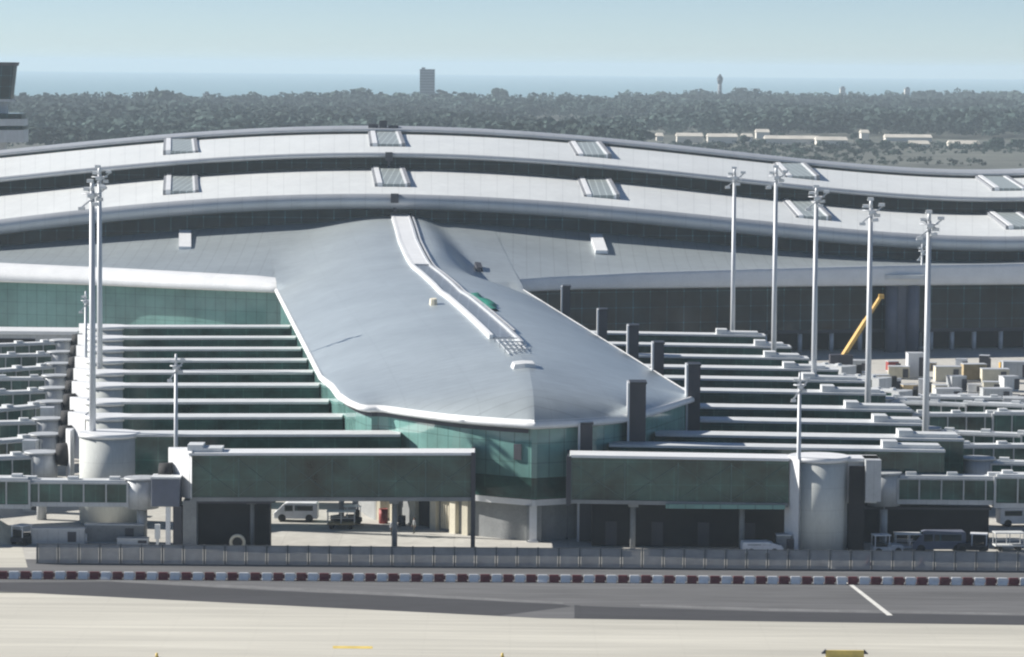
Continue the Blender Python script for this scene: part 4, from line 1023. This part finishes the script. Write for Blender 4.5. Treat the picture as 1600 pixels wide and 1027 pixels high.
# ------------------------------------------------------------------ far town, trees and wood
def block(name, label, cat, px0, px1, ytop, d, mat='town_white', roof='town_roof', dep=14, group=None, flat=False):
    p, q = at_y(px0, ytop, d), at_y(px1, ytop, d)
    t = thing(name, label, cat, ((p.x+q.x)/2, d, 0), group)
    h = p.z; b = MB(); b.box(p.x, q.x, d, d+dep, 0, h if flat else h-1.2); b.build('wall', mat, t)
    if flat: b = MB(); b.box(p.x-.5, q.x+.5, d-.5, d+dep+.5, h, h+.6); b.box(p.x+2, p.x+6, d+3, d+8, h+.6, h+2.6); b.build('roof', 'town_grey', t)
    else:
        b = MB(); b.hexa([(p.x-.6, d-.6, h-1.2), (q.x+.6, d-.6, h-1.2), (q.x+.6, d+dep+.6, h-1.2), (p.x-.6, d+dep+.6, h-1.2)], [(p.x, d+dep*.45, h+.9), (q.x, d+dep*.45, h+.9), (q.x, d+dep*.55, h+.9), (p.x, d+dep*.55, h+.9)]); b.build('roof', roof, t)
    return t
for k, (a, c, y, d, lab) in enumerate((
        (1026, 1036, 210, 2350, 'small white house leftmost beyond the terminal roof'),
        (1058, 1098, 210, 2300, 'long white building second from left beyond the terminal roof'),
        (1106, 1152, 211, 2280, 'long cream building left of the gap in the far town'),
        (1160, 1176, 211, 2330, 'short white house right of the gap in the far town'),
        (1182, 1202, 204, 2450, 'taller cream house standing behind the far white row'),
        (1196, 1280, 214, 2270, 'longest white building in the middle of the far town'),
        (1276, 1324, 216, 2250, 'white building just left of the dark trees'),
        (1346, 1358, 205, 2420, 'narrow tall white house behind the dark trees'),
        (1384, 1456, 212, 2400, 'long low cream building right of the dark trees'),
        (1422, 1452, 222, 2200, 'white house in front of the long low cream building'),
        (1484, 1530, 222, 2200, 'white building rightmost in the far town'))):
    block('far_building', lab, 'building', a, c, y, d, group='far low buildings')
t = block('tower_block', 'grey tower block alone on the coast beyond the wood', 'tower block', 656, 679, 109, 3900, 'town_grey', dep=16, flat=True)
p = at_y(1125, 116, 4600); tt = thing('water_tower', 'slim dark tower on the coast beyond the wood at right', 'tower', (p.x, 4600, 0))
b = MB(); b.tube((p.x, 4600, 0), (p.x, 4600, p.z-9), 3.2, 2.6, 12); b.build('shaft', 'town_grey', tt); b = MB(); b.tube((p.x, 4600, p.z-13), (p.x, 4600, p.z-6), 2.8, 4.4, 12); b.tube((p.x, 4600, p.z-6), (p.x, 4600, p.z), 4.4, 1.0, 12); b.build('tank', 'slate_panel', tt)
for px, y, lab in ((1317, 138, 'white coastal building poking above the wood, left of two at right'), (1418, 139, 'white coastal building poking above the wood, right of two at right'), (321, 147, 'tiny white coastal building above the wood at left')):
    block('coastal_building', lab, 'building', px-4, px+4, y, COAST((px-800)/F*4700)-60, dep=10, group='white buildings on the coast', flat=True)

def crown_cloud(n, rng, lobes):
    """leaf-clump quads spread through several lobes; returns verts (n*4,3) for a tree 1 m tall"""
    L = rng.integers(0, len(lobes), n); lob = np.array(lobes)[L]
    d = rng.normal(size=(n, 3)); d /= np.linalg.norm(d, axis=1)[:, None]
    r = rng.uniform(.55, 1.0, n)**.6
    c = lob[:, :3]+d*(lob[:, 3]*r)[:, None]*np.array([1, 1, .8])
    nrm = d+rng.normal(size=(n, 3))*.45; nrm /= np.linalg.norm(nrm, axis=1)[:, None]
    t = np.cross(nrm, rng.normal(size=(n, 3))); t /= np.linalg.norm(t, axis=1)[:, None]; u = np.cross(nrm, t)
    s = rng.uniform(.045, .095, n)[:, None]*(lob[:, 3]/.22)[:, None]
    return np.stack([c-t*s-u*s*.7, c+t*s-u*s*.7, c+t*s*.8+u*s*.8, c-t*s*.7+u*s], 1).reshape(-1, 3)
def rand_lobes(rng, n, wide):
    out = [(0, 0, .68, .24*wide)]
    for _ in range(n): a = rng.uniform(0, 6.28); r = rng.uniform(.12, .34)*wide; out.append((r*math.cos(a), r*math.sin(a), rng.uniform(.45, .85), rng.uniform(.13, .22)*wide))
    return out
def quads_obj(name, V4, mat, parent=None):
    n = len(V4)//4; me = bpy.data.meshes.new(name); me.vertices.add(len(V4)); me.vertices.foreach_set('co', V4.astype(np.float32).ravel())
    me.loops.add(n*4); me.loops.foreach_set('vertex_index', np.arange(n*4, dtype=np.int32)); me.polygons.add(n)
    me.polygons.foreach_set('loop_start', np.arange(0, n*4, 4, dtype=np.int32)); me.update(calc_edges=True); me.materials.append(M[mat])
    o = bpy.data.objects.new(name, me); COL.objects.link(o)
    if parent: o.parent = parent
    return o
protos = [crown_cloud(64, RNG, rand_lobes(RNG, 5, RNG.uniform(.9, 1.4))) for _ in range(10)]
chunks = []
clear = lambda px, d: (px > 1000 and d < 2480)
cnt = 0
while cnt < 8600:
    d = 1900+3800*RNG.uniform()**1.0; px = RNG.uniform(-60, 1660); x = (px-800)/F*d
    if cnt > 8000: d = 1750+490*RNG.uniform(); px = 1000+660*RNG.uniform(); x = (px-800)/F*d
    elif d > COAST(x)-40 or clear(px, d): continue
    patch = math.sin(x*.011+d*.004)+math.sin(d*.013-x*.007+1)
    big = math.sin(x*.0047+1.3)*math.cos(d*.0031+x*.002)
    if patch < -.95 or big < -.8: continue
    h = (RNG.uniform(5, 10) if RNG.uniform() < .45 else RNG.uniform(10, 17))*(1+.25*max(0, patch)/2)
    if d > COAST(x)-500: h *= RNG.uniform(.9, 1.35)
    if px > 1000: h *= 1.1
    if cnt > 8000: h = RNG.uniform(2, 5.5)
    a = RNG.uniform(0, 6.28); ca, sa = math.cos(a), math.sin(a)
    P = protos[RNG.integers(0, 10)].copy(); w = RNG.uniform(.8, 1.8)
    X = (P[:, 0]*ca-P[:, 1]*sa)*h*w+x; Y = (P[:, 0]*sa+P[:, 1]*ca)*h*w+d; Z = P[:, 2]*h-h*.05
    chunks.append(np.stack([X, Y, Z], 1)); cnt += 1
kind(quads_obj('forest', np.concatenate(chunks), 'leaf_mid'), 'stuff')
def tree(px, ytop, d, wide, label, n=420):
    p = at_y(px, ytop, d); h = p.z; t = thing('tree', label, 'tree', (p.x, d, 0), 'trees beyond the terminal')
    lobes = rand_lobes(RNG, 9, wide); C = crown_cloud(n, RNG, lobes)
    C = C-np.array([0, 0, max(C[:, 2].max()-1, 0)]); quads_obj('crown', C*h, 'leaf_dark', t)
    b = MB(); b.tube((p.x, d, 0), (p.x, d, h*.55), h*.035, h*.018, 8)
    for lb in lobes[1:6]: b.tube((p.x, d, h*.32), (p.x+lb[0]*h, d+lb[1]*h, lb[2]*h*.95), h*.014, h*.005, 6)
    b.build('trunk', 'bark', t)
for px, y, d, w, lab in ((248, 135, 3450, 1.7, 'big round tree standing above the wood at left'),
        (76, 212, 1950, 1.0, 'dark tree behind the roof just right of the control tower'),
        (1164, 210, 2240, 1.3, 'dark tree in the gap of the far white buildings'),
        (1190, 217, 2200, 1.6, 'dark bush-like tree before the longest far building'),
        (1245, 222, 2170, 1.9, 'wide low tree before the middle of the far town'),
        (1335, 206, 2300, .8, 'narrow dark tree between two far white houses'),
        (1352, 216, 2190, 2.0, 'dark spreading tree left in the clump before the far town'),
        (1385, 218, 2160, 2.0, 'dark spreading tree in the middle of the clump before the far town'),
        (1412, 222, 2150, 1.6, 'dark tree right in the clump before the far town'),
        (1555, 214, 2200, 2.2, 'broad tree right of the rightmost far building'),
        (1590, 217, 2190, 2.0, 'broad tree at the right edge beyond the roof'),
        (1465, 232, 2120, 1.8, 'low tree in front of the rightmost far building'),
        (1570, 236, 2080, 2.0, 'low round tree nearest the roof at the right edge'),
        (1076, 218, 2150, 1.3, 'small round tree before the second far white building from left'),
        (1102, 206, 2330, .9, 'narrow tree in the gap between the two long far buildings'),
        (1128, 220, 2140, 1.5, 'low round tree before the long cream far building'),
        (1222, 206, 2340, 1.0, 'narrow tree just behind the longest far white building'),
        (1300, 224, 2130, 1.7, 'low spreading tree before the far building left of the dark clump'),
        (1440, 204, 2440, 1.1, 'tree behind the long low cream far building'),
        (1508, 234, 2060, 2.2, 'low spreading tree in the field before the rightmost far building'),
        (785, 137, 4150, 1.3, 'tall tree standing out of the wood right of the tower block'),
        (178, 142, 3500, .8, 'small pointed tree above the wood left of the big round one')):
    tree(px, y, d, w, lab)

# ------------------------------------------------------------------ haze
b = MB(); b.box(-2600, 2600, -320, 20950, -1.4, 75)
hz = b.build('haze', 'void'); hz['kind'] = 'stuff'
m = bpy.data.materials.new('haze_air'); m.use_nodes = True; nt = m.node_tree; nt.nodes.remove(nt.nodes['Principled BSDF'])
pv = nt.nodes.new('ShaderNodeVolumePrincipled'); pv.inputs['Density'].default_value = .0001; pv.inputs['Color'].default_value = (.74, .88, .98, 1); pv.inputs['Anisotropy'].default_value = .0
nt.links.new(pv.outputs[0], nt.nodes['Material Output'].inputs['Volume'])
hz.data.materials.clear(); hz.data.materials.append(m)

# ------------------------------------------------------------------ light
SUN_AZ, SUN_EL = math.radians(-76), math.radians(31)
sd = Vector((math.sin(SUN_AZ)*math.cos(SUN_EL), math.cos(SUN_AZ)*math.cos(SUN_EL), math.sin(SUN_EL)))
l = bpy.data.lights.new('sun', 'SUN'); l.energy = 4.7; l.angle = math.radians(.5); l.color = (1, .955, .89)
lo = bpy.data.objects.new('sun', l); COL.objects.link(lo); lo.rotation_euler = (-sd).to_track_quat('-Z', 'Y').to_euler(); lo.location = (0, 0, 300)
w = bpy.data.worlds.new('World'); SC.world = w; w.use_nodes = True; nt = w.node_tree
bg = nt.nodes['Background']; sky = nt.nodes.new('ShaderNodeTexSky'); sky.sky_type = 'NISHITA'; sky.sun_disc = False
sky.sun_elevation = SUN_EL; sky.sun_rotation = SUN_AZ; sky.air_density = .45; sky.dust_density = .02; sky.ozone_density = 1.0
nt.links.new(sky.outputs[0], bg.inputs['Color']); bg.inputs['Strength'].default_value = .064
SC.view_settings.view_transform = 'Standard'; SC.view_settings.look = 'None'; SC.view_settings.exposure = .68; SC.view_settings.gamma = 1
SC.render.engine = 'CYCLES'
cy = SC.cycles; cy.use_denoising = True; cy.denoiser = 'OPENIMAGEDENOISE'; cy.max_bounces = 6; cy.diffuse_bounces = 1; cy.volume_bounces = 1; cy.transparent_max_bounces = 12
cy.pixel_filter_type = 'BLACKMAN_HARRIS'; cy.filter_width = 2.2
